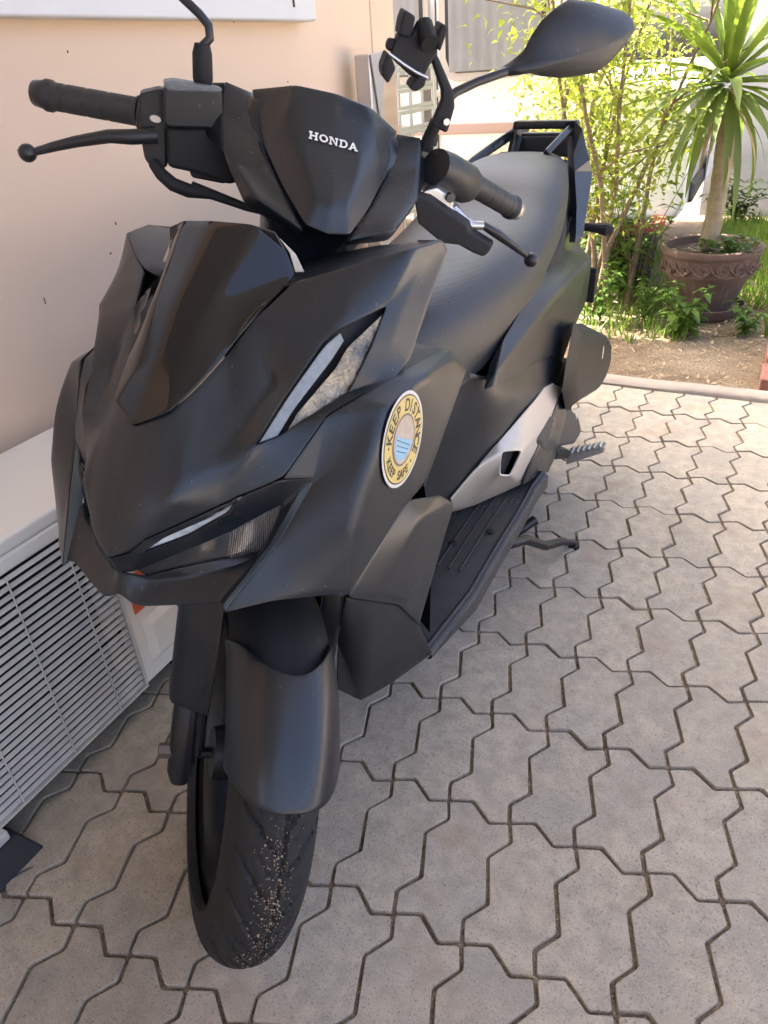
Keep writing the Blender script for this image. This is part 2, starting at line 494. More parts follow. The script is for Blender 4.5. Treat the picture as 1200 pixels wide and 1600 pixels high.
# ------------------------------------------------------------------ air conditioner outdoor unit
AU, AB, AT = -.95, .052, .492
AV0, AVG, AV1 = -.02, onu(229, 1068, -.95)[1], onu(229, 1068, -.95)[1] + .21
ac = empty('air_conditioner', (AU, AVG, 0))
tag(ac, 'cream outdoor air conditioner unit standing low against the wall', 'air conditioner')
def acp(u, v, z): return (u, v - AVG, z)
DU = -.24
w = MB()    # casing: back, top, ends, front border
w.box(acp(DU / 2 - .01, (AV0 + AV1) / 2, AT - .0125), (abs(DU) + .02, AV1 - AV0, .025))
w.box(acp(DU, (AV0 + AV1) / 2, (AB + AT) / 2), (.02, AV1 - AV0 - .002, AT - AB - .03))
w.box(acp(DU / 2, AV0 + .006, (AB + AT) / 2 - .013), (abs(DU), .012, AT - AB - .026))
w.box(acp(DU / 2, AV1 - .006, (AB + AT) / 2 - .013), (abs(DU), .012, AT - AB - .026))
w.box(acp(-.009, (AV0 + AVG) / 2, AT - .0395), (.018, AVG - AV0, .028))
w.build('casing', M_ACW, ac, smooth=40, bevel=.008, seg=3)
w = MB()
w.box(acp(-.0085, (AVG + .004 + AV1 - .014) / 2, (AB + AT - .027) / 2), (.017, AV1 - AVG - .018, AT - .027 - AB))
pf = w.build('service_panel', M_ACW, ac, smooth=40, bevel=.003)
w = MB(); a0, a1, z0, z1 = AVG + .03, AV1 - .03, onu(232, 1042, AU)[2], onu(217, 974, AU)[2]
w.poly([acp(.0, a0, z0), acp(.0, a1, z0), acp(.0, a1, z1), acp(.0, a0, z1), acp(.010, a0 + .014, z0 + .014), acp(.010, a1 - .014, z0 + .014), acp(.010, a1 - .014, z1 - .014), acp(.010, a0 + .014, z1 - .014)],
       [(4, 5, 6, 7), (0, 1, 5, 4), (1, 2, 6, 5), (2, 3, 7, 6), (3, 0, 4, 7)])
w.build('raised_cover', M_ACW, pf, smooth=40, bevel=.003)
w = MB(); w.box(acp(.0012, AVG + .055, onu(211, 960, AU)[2] + .04), (.0012, .07, .08)); w.build('warning_label', M_ORANGE, pf, smooth=0)
w = MB(); w.box(acp(-.075, (AV0 + AVG) / 2, (AB + AT) / 2 - .02), (.01, AVG - AV0 - .01, AT - AB - .08)); w.build('fan_bay', M_DARKIN, ac, smooth=0)
w = MB(); w.box(acp(-.01, AVG, (AB + AT - .053) / 2), (.026, .005, AT - .053 - AB)); w.box(acp(-.004, (AV0 + AVG) / 2, AB + .002), (.022, AVG - AV0, .004))
w.build('grille_frame', M_ACG, ac, smooth=0, bevel=.001)
NS = 26; zt = AT - .062; zb = AB + .010
sm = MB()
sl = AVG - AV0 - .008
sm.poly([(0.0, -sl / 2, -.0028), (0.0, sl / 2, -.0028), (.0014, sl / 2, -.0022), (.0014, -sl / 2, -.0022), (-.0055, -sl / 2, .0018), (-.0055, sl / 2, .0018), (-.0045, sl / 2, .003), (-.0045, -sl / 2, .003)],
        [(0, 1, 2, 3), (7, 6, 5, 4), (3, 2, 6, 7), (0, 4, 5, 1), (1, 5, 6, 2), (0, 3, 7, 4)])
s0 = sm.build('slat', M_ACG, ac, smooth=0)
for k in range(NS):
    o = s0 if k == 0 else link('slat', s0.data, None, ac)
    o.location = acp(0.0, (AV0 + AVG) / 2, zb + (zt - zb) * k / (NS - 1)); o.rotation_euler = (rng.gauss(0, .0012), rng.gauss(0, .05), 0)
wm = MB(); wm.tube([(0.0, 0, AB + .004), (0.0, 0, AT - .055)], .0013, 6)
w0 = wm.build('grille_wire', M_ACG, ac)
for k in range(6):
    o = w0 if k == 0 else link('grille_wire', w0.data, None, ac)
    o.location = acp(.0036, AVG - .073 - .112 * k, 0)
for fv in (.352, AV1 - .06):          # feet
    w = MB(); q = fv
    w.poly([acp(-.2, q - .045, -.001), acp(.055, q - .045, -.001), acp(.055, q + .05, -.001), acp(-.2, q + .05, -.001), acp(-.2, q - .03, .034), acp(.022, q - .03, .034), acp(.022, q + .035, .034), acp(-.2, q + .035, .034)],
           [(3, 2, 1, 0), (4, 5, 6, 7), (0, 1, 5, 4), (1, 2, 6, 5), (2, 3, 7, 6), (3, 0, 4, 7)])
    w.build('rubber_foot', M_BLKRUB, ac, smooth=0, bevel=.003)
    w = MB(); w.box(acp(-.09, q, .0445), (.22, .05, .0195)); w.build('mounting_bracket', M_ACG, ac, smooth=0, bevel=.003)

# ================================================================== the scooter
MBK = mat('matte_black_paint', (.0078, .0115, .016), .36, spec=.5, bump=('noise', 900, .06, .0006))
MBK2 = mat('satin_black_paint', (.0072, .0102, .0142), .31, spec=.5)
MGL = mat('gloss_black', (.006, .0068, .0085), .08, spec=.42)
MPL = mat('textured_black_plastic', (.0105, .0125, .0152), .48, spec=.45, bump=('noise', 700, .25, .0012))
MPD = mat('dull_black_plastic', (.011, .0115, .013), .7, spec=.35, bump=('noise', 300, .15, .001))
MRB = mat('tyre_rubber', (.014, .0145, .016), .68, spec=.35, noise=(22, .7, (.024, .022, .02)), bump=('noise', 260, .25, .001))
MGR = mat('grip_rubber', (.018, .019, .021), .6, bump=('noise', 500, .3, .001))
MSI = mat('matte_silver_paint', (.48, .44, .385), .40, metal=.3, noise=(5, .35, (.43, .39, .33)))
MAL = mat('cast_aluminium', (.5, .5, .5), .34, metal=.9, noise=(60, .4, (.4, .4, .4)))
MBM = mat('black_metal', (.02, .02, .022), .35, metal=.3)
MCH = mat('chrome', (.7, .7, .7), .08, metal=1.0)
MLG = mat('light_guide', (.15, .165, .165), .3, spec=.6, coat=.4, noise=(120, .6, (.24, .255, .25)))
MLE = mat('clear_lens_facets', (.36, .29, .18), .14, metal=.35, noise=(30, 1, (.05, .045, .035)), bump=('noise', 80, 1.0, .008), coat=.6)
MLH = mat('headlight_reflector', (.30, .30, .30), .16, metal=.85, noise=(30, 1, (.025, .025, .027)), bump=('noise', 40, 1.0, .01), coat=.5)
MLD = mat('dark_lens', (.02, .021, .023), .1, spec=.3)
MBL = mat('blue_grey_stripe', (.045, .066, .08), .45)
MTX = mat('white_lettering', (.72, .72, .70), .4)
MST_Y = mat('sticker_yellow', (.58, .45, .15), .4, noise=(120, .4, (.48, .36, .11)))
MST_W = mat('sticker_white', (.56, .54, .50), .4)
MST_K = mat('sticker_black', (.03, .028, .026), .45)
MST_G = mat('sticker_grey', (.16, .13, .11), .45)
MST_B = mat('sticker_blue', (.22, .42, .55), .4)
MST_C = mat('sticker_cream', (.42, .36, .29), .4, noise=(90, .6, (.3, .22, .17)))
MAB = mat('air_box_plastic', (.007, .0078, .009), .5, spec=.3, bump=('noise', 500, .15, .001))
MDUST = mat('sand_grains', (.27, .19, .125), .95, noise=(400, .8, (.4, .32, .22)))
MRED = mat('red_reflector', (.4, .02, .015), .15, coat=1)

def add_specks(m, scale, lo, hi, col, amt):
    nt = m.node_tree; N = nt.nodes; K = nt.links; b = N['Principled BSDF']
    tc = N.new('ShaderNodeTexCoord'); t = N.new('ShaderNodeTexNoise'); t.inputs['Scale'].default_value = scale; t.inputs['Detail'].default_value = 3
    K.new(tc.outputs['Object'], t.inputs['Vector'])
    r = N.new('ShaderNodeMapRange'); r.inputs[1].default_value = lo; r.inputs[2].default_value = hi; r.inputs[4].default_value = amt; K.new(t.outputs[0], r.inputs[0])
    x = N.new('ShaderNodeMix'); x.data_type = 'RGBA'; x.inputs[6].default_value = b.inputs['Base Color'].default_value; x.inputs[7].default_value = (*col, 1)
    K.new(r.outputs[0], x.inputs[0]); K.new(x.outputs[2], b.inputs['Base Color'])
    t2 = N.new('ShaderNodeTexNoise'); t2.inputs['Scale'].default_value = 6; t2.inputs['Detail'].default_value = 5; K.new(tc.outputs['Object'], t2.inputs['Vector'])
    r2 = N.new('ShaderNodeMapRange'); r2.inputs[1].default_value = .35; r2.inputs[2].default_value = .7; q = b.inputs['Roughness'].default_value
    r2.inputs[3].default_value = q - .05; r2.inputs[4].default_value = q + .09; K.new(t2.outputs[0], r2.inputs[0]); K.new(r2.outputs[0], b.inputs['Roughness'])
for m_ in (MBK, MBK2): add_specks(m_, 240, .70, .76, (.13, .125, .115), .8)
add_specks(MPL, 200, .66, .76, (.09, .085, .078), .6)
def ribbed(name, col, col2, scale, rough, metal, axis):
    m = mat(name, col, rough, metal=metal, coat=.4)
    nt = m.node_tree; N = nt.nodes; K = nt.links; b = N['Principled BSDF']
    tc = N.new('ShaderNodeTexCoord'); wv_ = N.new('ShaderNodeTexWave'); wv_.bands_direction = axis; wv_.inputs['Scale'].default_value = scale; wv_.inputs['Distortion'].default_value = .6
    K.new(tc.outputs['Object'], wv_.inputs['Vector'])
    x = N.new('ShaderNodeMix'); x.data_type = 'RGBA'; x.inputs[6].default_value = (*col, 1); x.inputs[7].default_value = (*col2, 1)
    K.new(wv_.outputs[1], x.inputs[0]); K.new(x.outputs[2], b.inputs['Base Color'])
    bp = N.new('ShaderNodeBump'); bp.inputs['Strength'].default_value = .9; bp.inputs['Distance'].default_value = .003
    K.new(wv_.outputs[1], bp.inputs['Height']); K.new(bp.outputs[0], b.inputs['Normal'])
    return m
MLH = ribbed('headlight_ribs', (.04, .04, .042), (.36, .36, .36), 190, .12, .6, 'X')
MDRL = mat('running_light_lens', (.42, .46, .47), .2, coat=.6, noise=(60, .8, (.16, .18, .18)))
def seat_material():
    m = mat('seat_vinyl', (.017, .0185, .021), .46, spec=.5)
    nt = m.node_tree; N = nt.nodes; K = nt.links; b = N['Principled BSDF']
    tc = N.new('ShaderNodeTexCoord')
    v = N.new('ShaderNodeTexVoronoi'); v.inputs['Scale'].default_value = 230; v.inputs['Randomness'].default_value = .15
    K.new(tc.outputs['Object'], v.inputs['Vector'])
    bp = N.new('ShaderNodeBump'); bp.inputs['Strength'].default_value = .42; bp.inputs['Distance'].default_value = .0016
    K.new(v.outputs[0], bp.inputs['Height']); K.new(bp.outputs[0], b.inputs['Normal'])
    return m
MSEAT = seat_material()
def mat_dots():
    m = mat('floor_mat', (.02, .022, .026), .55, noise=(14, .8, (.05, .045, .04)))
    nt = m.node_tree; N = nt.nodes; K = nt.links; b = N['Principled BSDF']
    tc = N.new('ShaderNodeTexCoord')
    v = N.new('ShaderNodeTexVoronoi'); v.inputs['Scale'].default_value = 85; v.inputs['Randomness'].default_value = .0
    K.new(tc.outputs['Object'], v.inputs['Vector'])
    r = N.new('ShaderNodeMapRange'); r.inputs[1].default_value = .12; r.inputs[2].default_value = .24; r.inputs[3].default_value = 1; r.inputs[4].default_value = 0
    K.new(v.outputs[0], r.inputs[0])
    bp = N.new('ShaderNodeBump'); bp.inputs['Strength'].default_value = .8; bp.inputs['Distance'].default_value = .003
    K.new(r.outputs[0], bp.inputs['Height']); K.new(bp.outputs[0], b.inputs['Normal'])
    src = b.inputs['Base Color'].links[0].from_socket; x = N.new('ShaderNodeMix'); x.data_type = 'RGBA'; x.inputs[7].default_value = (.075, .08, .085, 1)
    K.new(r.outputs[0], x.inputs[0]); K.new(src, x.inputs[6]); K.new(x.outputs[2], b.inputs['Base Color'])
    return m
MMAT = mat_dots()

SCO = empty('scooter')
tag(SCO, 'matte black scooter with a round yellow sticker on its front side panel', 'scooter')
_mm = Matrix.Identity(4)
for i in range(3):
    for j in range(3): _mm[i][j] = BM[j][i]
    _mm[i][3] = BO[i]
SCO.matrix_world = _mm

def pts(d):
    return {k: (np.array(v, float) if len(v) == 3 and not isinstance(v[-1], str) and max(abs(v[0]), abs(v[1])) < 3 else L(v[0], v[1], X=v[2])) for k, v in d.items()}
def toward(p, q, d):
    q = np.array(q); p = np.array(p); return p + (q - p) / np.linalg.norm(q - p) * d
def inner_of(p, d):        # shift towards the body core (inwards/backwards)
    return np.array(p) + np.array([-.25 * np.sign(p[0]) if abs(p[0]) > 1e-6 else 0, .9, -.15]) * d

V = pts(dict(
    a0=(172, 871, 0), a1=(205, 861, .022), a2=(226, 841, .034), a3=(330, 794, .082), J=(443, 745, .142),
    c1=(0, -.068, .70), m1=(.034, -.064, .705),
    v0=(210, 667, 0), v1=(269, 645, .036), v2=(315, 600, .05), v3=(360, 550, .062), v4=(395, 503, .078), v5=(457, 445, .1),
    r1=(268, 778, .058), r2=(363, 691, .09), r3=(430, 600, .11),
    l5=(397, 697, .115), l6=(440, 627, .128), l7=(502, 537, .15), l8=(527, 516, .161), lT=(604, 477, .188),
    l2=(580, 540, .186), l2b=(560, 582, .181), l3=(543, 615, .174), l4=(470, 660, .146), l45=(434, 683, .131),
    B2=(560, 415, .155), B3=(645, 390, .2), t0=(690, 376, .212), t1=(698, 390, .2145),
    eA=(668, 475, .213), e1=(640, 560, .209), e2=(612, 594, .206),
    k0=(669, 400, .207), k1=(634, 458, .199), k2=(612, 530, .197), k3=(585, 597, .193),
    s1=(510, 650, .168), s2=(554, 624, .187)))
F = [('a0', 'a1', 'm1', 'c1'), ('a1', 'a2', 'r1', 'm1'), ('c1', 'm1', 'v1', 'v0'), ('m1', 'r1', 'v2', 'v1'), ('r1', 'r2', 'v3', 'v2'),
     ('r2', 'r3', 'v4', 'v3'), ('a2', 'a3', 'r1'), ('a3', 'l5', 'r2', 'r1'), ('a3', 'J', 'l45', 'l5'), ('J', 's1', 'l4', 'l45'),
     ('s1', 's2', 'l3', 'l4'), ('s2', 'e2', 'k3', 'l3'), ('r2', 'l5', 'l6', 'r3'), ('r3', 'l6', 'l7', 'v4'), ('v4', 'l7', 'l8', 'v5'),
     ('v5', 'l8', 'B2'), ('l8', 'lT', 'B3', 'B2'), ('lT', 'k1', 'k0', 'B3'), ('lT', 'l2', 'k2', 'k1'), ('l2', 'l2b', 'k3', 'k2'), ('l2b', 'l3', 'k3'),
     ('B3', 'k0', 't1', 't0'), ('k0', 'k1', 'eA', 't1'), ('k1', 'k2', 'e1', 'eA'), ('k2', 'k3', 'e2', 'e1')]
panel('front_cover', V, F, MBK, SCO, crease=.55, soft=[('m1', 'c1'), ('a1', 'm1'), ('m1', 'v1'), ('m1', 'r1')],
      hard=[('k0', 'k1'), ('k1', 'k2'), ('k2', 'k3'), ('B3', 'k0'), ('k0', 't1'), ('a2', 'r1'), ('r1', 'r2')])
# top of the cowl sloping in towards the steering column
VT = dict(V); VT.update(pts(dict(iA=(640, 381, .165), iB=(580, 386, .11), iC=(520, 400, .06), iD=(455, 420, .0), v5c=(420, 470, .03))))
VT['iE'] = np.array([0, .16, .84])
panel('cowl_top', VT, [('t0', 'B3', 'iA'), ('B3', 'B2', 'iB', 'iA'), ('B2', 'v5', 'iC', 'iB'), ('v5', 'iE', 'iD', 'iC')], MBK, SCO, crease=.3)
# rim of the cowl edge (back face of the pointed side)
VR = dict(V)
for k in ('t0', 't1', 'eA', 'e1', 'e2', 's2'): VR[k + 'i'] = np.array(V[k]) + np.array([-.035, .012, -.004])
for s in (1, -1): panel('cowl_inner_rim', VR, [('t0', 't1', 't1i', 't0i'), ('t1', 'eA', 'eAi', 't1i'), ('eA', 'e1', 'e1i', 'eAi'), ('e1', 'e2', 'e2i', 'e1i')], MPL, SCO, side=s, crease=.6, sub=2)

# ---- visor
VV = pts(dict(vt=(330, 346, 0), va=(462, 430, .088), vb=(447, 392, .078), vc=(.0705, .169, .913)))
for k in ('v0', 'v1', 'v2', 'v3', 'v4'): VV[k] = V[k] + np.array([0, -.003, .002])
VV['n1'] = np.array([0, .020, .805]); VV['n2'] = np.array([0, .075, .862])
VV['g1'] = np.array([.026, .024, .802]); VV['g2'] = np.array([.036, .083, .858]); VV['g3'] = np.array([.046, .163, .921])
panel('visor', VV, [('v0', 'v1', 'g1', 'n1'), ('v1', 'v2', 'g1'), ('n1', 'g1', 'g2', 'n2'), ('g1', 'v2', 'v3', 'g2'), ('n2', 'g2', 'g3', 'vt'), ('g2', 'v3', 'v4', 'va'), ('g2', 'va', 'vb', 'g3'), ('g3', 'vb', 'vc')],
      MGL, SCO, crease=.45, thick=.003)
# bright edge strip where the visor meets the dash
for s in (1, -1):
    q = {'a': VV['vc'] + np.array([.001, .004, -.006]), 'b': VV['vb'] + np.array([.002, .003, -.002]), 'c': VV['vb'] + np.array([.008, .006, -.004]), 'd': VV['va'] + np.array([.0, .0, .003]), 'e': VV['va'] + np.array([.009, .004, .003])}
    panel('visor_edge', q, [('a', 'c', 'b'), ('b', 'c', 'e', 'd')], MSI, SCO, side=s, crease=.7, sub=2, thick=.002)

# ---- front turn signals
VL = {k: V[k] for k in ('l5', 'l6', 'l7', 'l8', 'lT', 'l2', 'l2b', 'l3', 'l4', 'l45')}
VB = {k: inner_of(v, .022) for k, v in VL.items()}
for k in VL: VB[k + 'o'] = VL[k] + np.array([0, .0015, -.0005])
ks = ['l5', 'l6', 'l7', 'l8', 'lT', 'l2', 'l2b', 'l3', 'l4', 'l45']
FB = [('l5', 'l6', 'l4', 'l45'), ('l6', 'l7', 'l3', 'l4'), ('l7', 'l8', 'l2b', 'l3'), ('l8', 'lT', 'l2', 'l2b')]
FB += [(ks[i], ks[(i + 1) % 10], ks[(i + 1) % 10] + 'o', ks[i] + 'o') for i in range(10)]
for s, nm in ((1, 1), (-1, -1)):
    hs = panel('turn_signal', VB, FB, MPD, SCO, side=s, crease=.8, sub=1, thick=.001)
    def off(a, d=.006): return inner_of(a, d)
    q = lambda a, b, t: V[a] * (1 - t) + V[b] * t
    VS = {'a': off(q('l5', 'l45', .12)), 'b': off(q('l5', 'l45', .92)), 'c': off(q('l6', 'l4', .08)), 'd': off(q('l6', 'l4', .50)), 'e': off(q('l7', 'l3', .06)), 'f': off(q('l7', 'l3', .34)), 'g': off(q('l8', 'l2b', .08), .005), 'h': off(q('l8', 'l2b', .26), .005)}
    panel('light_guide', VS, [('a', 'b', 'd', 'c'), ('c', 'd', 'f', 'e'), ('e', 'f', 'h', 'g')], MLG, hs, side=s, crease=.4, sub=3, thick=.002)
    VS = {'a': off(q('l45', 'l4', .35)), 'b': off(q('l4', 'l3', .02)), 'c': off(q('l6', 'l4', .68)), 'd': off(q('l7', 'l3', .5)), 'e': off(q('l4', 'l3', .96)), 'f': off(q('l8', 'l2b', .42), .005), 'g': off(q('l2b', 'l3', .15), .005), 'h': off(q('lT', 'l2', .2), .003), 'i': off(q('l2', 'l2b', .05), .005)}
    panel('clear_lens', VS, [('a', 'b', 'c'), ('c', 'b', 'e', 'd'), ('d', 'e', 'g', 'f'), ('f', 'g', 'i', 'h')], MLE, hs, side=s, crease=.5, sub=3, thick=.002)

# ---- headlight zone
H = pts(dict(a0=(172, 872, 0), a1=(205, 863, .022), a2=(226, 843, .034), a3=(330, 797, .082), J=(443, 748, .142),
    d0=(221, 864, .030), d1=(257, 838, .046), d2=(331, 806, .082), d3=(372, 778, .108), d4=(357, 801, .1), d5=(294, 836, .064),
    n0=(187, 893, 0), n1=(210, 891, .014), n2=(305, 852, .066), n3=(360, 829, .092), n4=(400, 807, .112), n5=(446, 783, .138),
    w1=(420, 845, .124), w2=(409, 862, .117), w3=(355, 873, .092), w4=(305, 882, .066), w5=(267, 890, .046), w6=(225, 901, .02),
    q0=(468, 768, .153), q1=(424, 850, .132), q2=(349, 945, .108), x1=(397, 878, .117), x3=(305, 900, .066), x4=(237, 908, .026),
    y0=(188, 926, 0), y1=(213, 948, .022), y2=(342, 941, .1), p0=(494, 747, .166), p1=(440, 842, .147), p2=(352, 956, .112)))
hb = panel('headlight_bezel', H, [('a1', 'a2', 'd0'), ('a2', 'd1', 'd0'), ('a2', 'a3', 'd2', 'd1'), ('a3', 'J', 'd3', 'd2'), ('a0', 'a1', 'n1', 'n0'), ('a1', 'd0', 'n1'),
      ('d0', 'd5', 'n2', 'n1'), ('d5', 'd4', 'n3', 'n2'), ('d4', 'd3', 'n4', 'n3'), ('d3', 'J', 'n5', 'n4'), ('J', 'p0', 'q0', 'n5'), ('n5', 'q0', 'q1', 'w1'), ('w1', 'q1', 'x1', 'w2')], MBK2, SCO, crease=.5, sub=3)
panel('lower_front_cover', H, [('w6', 'x4', 'n0'), ('n0', 'x4', 'y1', 'y0'), ('x4', 'x3', 'y2', 'y1'), ('x3', 'x1', 'q1', 'y2'), ('q1', 'q2', 'y2'), ('w6', 'w5', 'x3', 'x4'), ('w5', 'w4', 'x3'), ('w4', 'w3', 'x1', 'x3'), ('w3', 'w2', 'x1')],
      MBK2, SCO, crease=.4, sub=3)
for s in (1, -1):
    VS = {k: inner_of(H[k], .004) for k in ('d0', 'd1', 'd2', 'd3', 'd4', 'd5')}
    panel('running_light', VS, [('d0', 'd1', 'd5'), ('d1', 'd2', 'd4', 'd5'), ('d2', 'd3', 'd4')], MDRL, hb, side=s, crease=.4, sub=3, thick=.002)
    VS = {k: inner_of(H[k], .004) for k in ('n1', 'n2', 'n3', 'n4', 'n5', 'w1', 'w2', 'w3', 'w4', 'w5', 'w6')}
    hl = panel('headlight_lens', VS, [('n1', 'n2', 'w5', 'w6'), ('n2', 'n3', 'w3', 'w4'), ('n2', 'w4', 'w5')], MLD, hb, side=s, crease=.4, sub=3, thick=.002)
    panel('headlight_reflector', VS, [('n3', 'n4', 'w2', 'w3'), ('n4', 'n5', 'w1', 'w2')], MLH, hb, side=s, crease=.4, sub=3, thick=.002)
    panel('blue_strip', H, [('p0', 'q0', 'q1', 'p1'), ('p1', 'q1', 'q2', 'p2')], MBL, hb, side=s, crease=.6, sub=2)

# ---- side cowl with the pointed wing
W = pts(dict(J=(443, 747, .142), s1=(510, 652, .169), s2=(554, 626, .189), e2=(612, 592, .206), p0=(494, 747, .166), p1=(440, 842, .147), p2=(352, 956, .112),
    g0=(604, 640, .220), g1=(580, 720, .221), g2=(560, 800, .216), g3=(542, 930, .209),
    b1=(427, 938, .15), b2=(507, 929, .19),
    f2=(665, 587, .228), w0=(691, 547, .214), w1=(701, 549, .219), w2=(712, 561, .226), w3=(727, 578, .228), wm=(695, 668, .2275), w4=(663, 760, .224), w5=(634, 782, .217)))
FW = [('J', 's1', 'p0'), ('s1', 's2', 'g0'), ('s1', 'g0', 'g1', 'p0'), ('p0', 'g1', 'g2', 'p1'), ('p1', 'b1', 'p2'), ('p1', 'g2', 'b2', 'b1'), ('g2', 'g3', 'b2'),
      ('s2', 'e2', 'f2', 'g0'), ('e2', 'w0', 'w1', 'f2'), ('w1', 'w2', 'f2'), ('f2', 'w2', 'w3', 'wm'), ('g0', 'f2', 'wm', 'g1'), ('g1', 'wm', 'w4', 'g2'), ('g2', 'w4', 'w5', 'g3')]
cowls = {}
for s in (1, -1):
    cowls[s] = panel('side_cowl', W, FW, MBK, SCO, side=s, crease=.7, soft=[('g1', 'wm'), ('g2', 'w4'), ('p0', 'g1'), ('p1', 'g2')], hard=[('f2', 'g0'), ('f2', 'w2'), ('f2', 'w1'), ('g1', 'g2'), ('g2', 'g3')])
    VR = dict(W)
    for k in ('w0', 'w1', 'w2', 'w3', 'wm', 'w4'): VR[k + 'i'] = np.array(W[k]) + np.array([-.03, .004, -.006])
    panel('cowl_lining', VR, [('w0', 'w1', 'w1i', 'w0i'), ('w1', 'w2', 'w2i', 'w1i'), ('w2', 'w3', 'w3i', 'w2i'), ('w3', 'wm', 'wmi', 'w3i'), ('wm', 'w4', 'w4i', 'wmi')], MPL, cowls[s], side=s, crease=.8, sub=1)
VI = {'e2': W['e2'], 'w0': W['w0'], 'x1': np.array(W['e2']) + np.array([-.07, .03, -.004]), 'x2': np.array(W['w0']) + np.array([-.08, .03, -.004])}
for s in (1, -1): panel('cowl_infill', VI, [('e2', 'w0', 'x2', 'x1')], MPL, SCO, side=s, crease=1, sub=1)
# ---- lower side cover and belly
W2 = pts(dict(h0=(634, 782, .207), h1=(686, 774, .217), h2=(704, 784, .222), h3=(707, 793, .222), h4=(691, 845, .219), h5=(654, 975, .2), i0=(654, 813, .222), i1=(594, 922, .212), g3=(541, 932, .204), m=(638, 934, .213), bA=(580, 938, .205), bB=(622, 944, .205)))
FL2 = [('h0', 'h1', 'i0'), ('h1', 'h2', 'i0'), ('h0', 'i0', 'i1', 'g3'), ('g3', 'i1', 'bA'), ('i0', 'h2', 'm', 'i1'), ('i1', 'm', 'bB', 'bA'), ('h2', 'h3', 'h4', 'm'), ('m', 'h4', 'h5', 'bB')]
W3 = pts(dict(n0=(540, 934, .198), n1=(580, 939, .2), n2=(621, 945, .2), n3=(654, 975, .197), n4=(675, 1020, .189), n5=(612, 1066, .155), n6=(563, 1094, .125), n7=(526, 1076, .11), n8=(528, 1000, .12)))
for s in (1, -1):
    panel('lower_side_cover', W2, FL2, MBK, SCO, side=s, crease=.6, hard=[('i0', 'i1'), ('h1', 'i0'), ('h0', 'i0'), ('h2', 'i0'), ('h2', 'm')], sub=3)
    panel('belly_cover', W3, [('n0', 'n1', 'n6', 'n8'), ('n8', 'n6', 'n7'), ('n1', 'n2', 'n5', 'n6'), ('n2', 'n3', 'n4', 'n5')], MPL, SCO, side=s, crease=.6, sub=2)
# dark inner fender closing the space behind the front wheel
w = MB()
rows = []
for z, y, hw in ((.64, -.02, .10), (.66, .10, .13), (.62, .24, .15), (.5, .30, .16), (.38, .31, .15), (.26, .30, .12), (.2, .36, .1)):
    rows.append([(-hw, y + .02, z - .03), (-hw * .6, y, z), (0, y, z), (hw * .6, y, z), (hw, y + .02, z - .03)])
w.grid(rows); w.build('inner_fender', MPD, SCO, smooth=180)
# ---- leg shield, tunnel, floor
w = MB()
rows = [[(x * s, y, z) for x, y, z in ((.0, .40, .86), (.0, .44, .70), (.0, .47, .55), (.0, .50, .40), (.0, .52, .27))] for s in (1,)]
cols = [(-.205, -.03), (-.15, .01), (-.08, .04), (0, .05), (.08, .04), (.15, .01), (.205, -.03)]
rows = [[(c[0] * k, y + c[1], z) for c in cols] for z, y, k in ((.86, .30, .62), (.76, .335, .66), (.66, .36, .72), (.52, .375, .8), (.40, .37, .85), (.26, .36, .85))]
w.grid(rows); w.build('leg_shield_inner', MPL, SCO, smooth=180)
FZ = .252
fe = [L(675, 1020, Z=FZ), L(745, 929, Z=FZ), L(787, 855, Z=FZ), L(817, 806, Z=FZ + .004), L(841, 761, Z=FZ + .012), L(857, 740, Z=FZ + .02)]
sA = [L(706, 799, Z=FZ + .012), L(737, 790, Z=FZ + .012), L(778, 772, Z=FZ + .014), L(815, 755, Z=FZ + .02), L(830, 715, X=.2), L(862, 648, X=.205), L(876, 606, X=.204)]
w = MB()
rows = []
for ie, e in enumerate(fe):
    x, y, z = e; dz = .35 if ie == 0 else 1.0
    rows.append([(sg * q, y, zz) for sg, q, zz in ((-1, x - .01, z - .05 * dz), (-1, x, z - .035 * dz), (-1, x, z - .004), (-1, x - .008, z), (-1, .05, z + .004), (1, .05, z + .004), (1, x - .008, z), (1, x, z - .004), (1, x, z - .035 * dz), (1, x - .01, z - .05 * dz))])
x, y, z = fe[0]
w.grid(rows); fb = w.build('floorboard', MMAT, SCO, smooth=40, bevel=.003)
for s in (1, -1):
    for (px, py) in ((708, 848), (766, 830)):
        p = L(px, py, Z=FZ + .004); w = MB(); w.lathe([(.0005, .003), (.006, .003), (.0085, .0005), (.0085, -.003)], (s * p[0], p[1], p[2]), n=14); w.build('floor_screw', MPD, fb)
for s in (1, -1):       # raised edge strip and foot ribs of the mat
    w = MB(); w.tube([(s * (e[0] - .014), e[1], e[2] + .001) for e in fe], [.004] * len(fe), 8, sx=.7); w.build('floor_lip', MPL, fb, smooth=60)
    for q in range(3):
        w = MB(); w.tube([(s * (e[0] - .05 - q * .022), e[1] + .05, e[2] + .0045) for e in fe[1:4]], .0022, 6); w.build('floor_rib', MPL, fb, smooth=60)
# floor edge flange seen beside the silver trim
TR_ = pts(dict(a=(877, 606, .206), b=(886, 616, .214), c=(882, 655, .215), d=(870, 705, .214), e=(855, 737, .21), f=(815, 757, .19), g=(830, 716, .201), h=(862, 649, .206)))
for s in (1, -1):
    panel('trim_edge', TR_, [('a', 'b', 'c', 'h'), ('h', 'c', 'd', 'g'), ('g', 'd', 'e', 'f')], MBK2, SCO, side=s, crease=.5, sub=2, thick=.006)
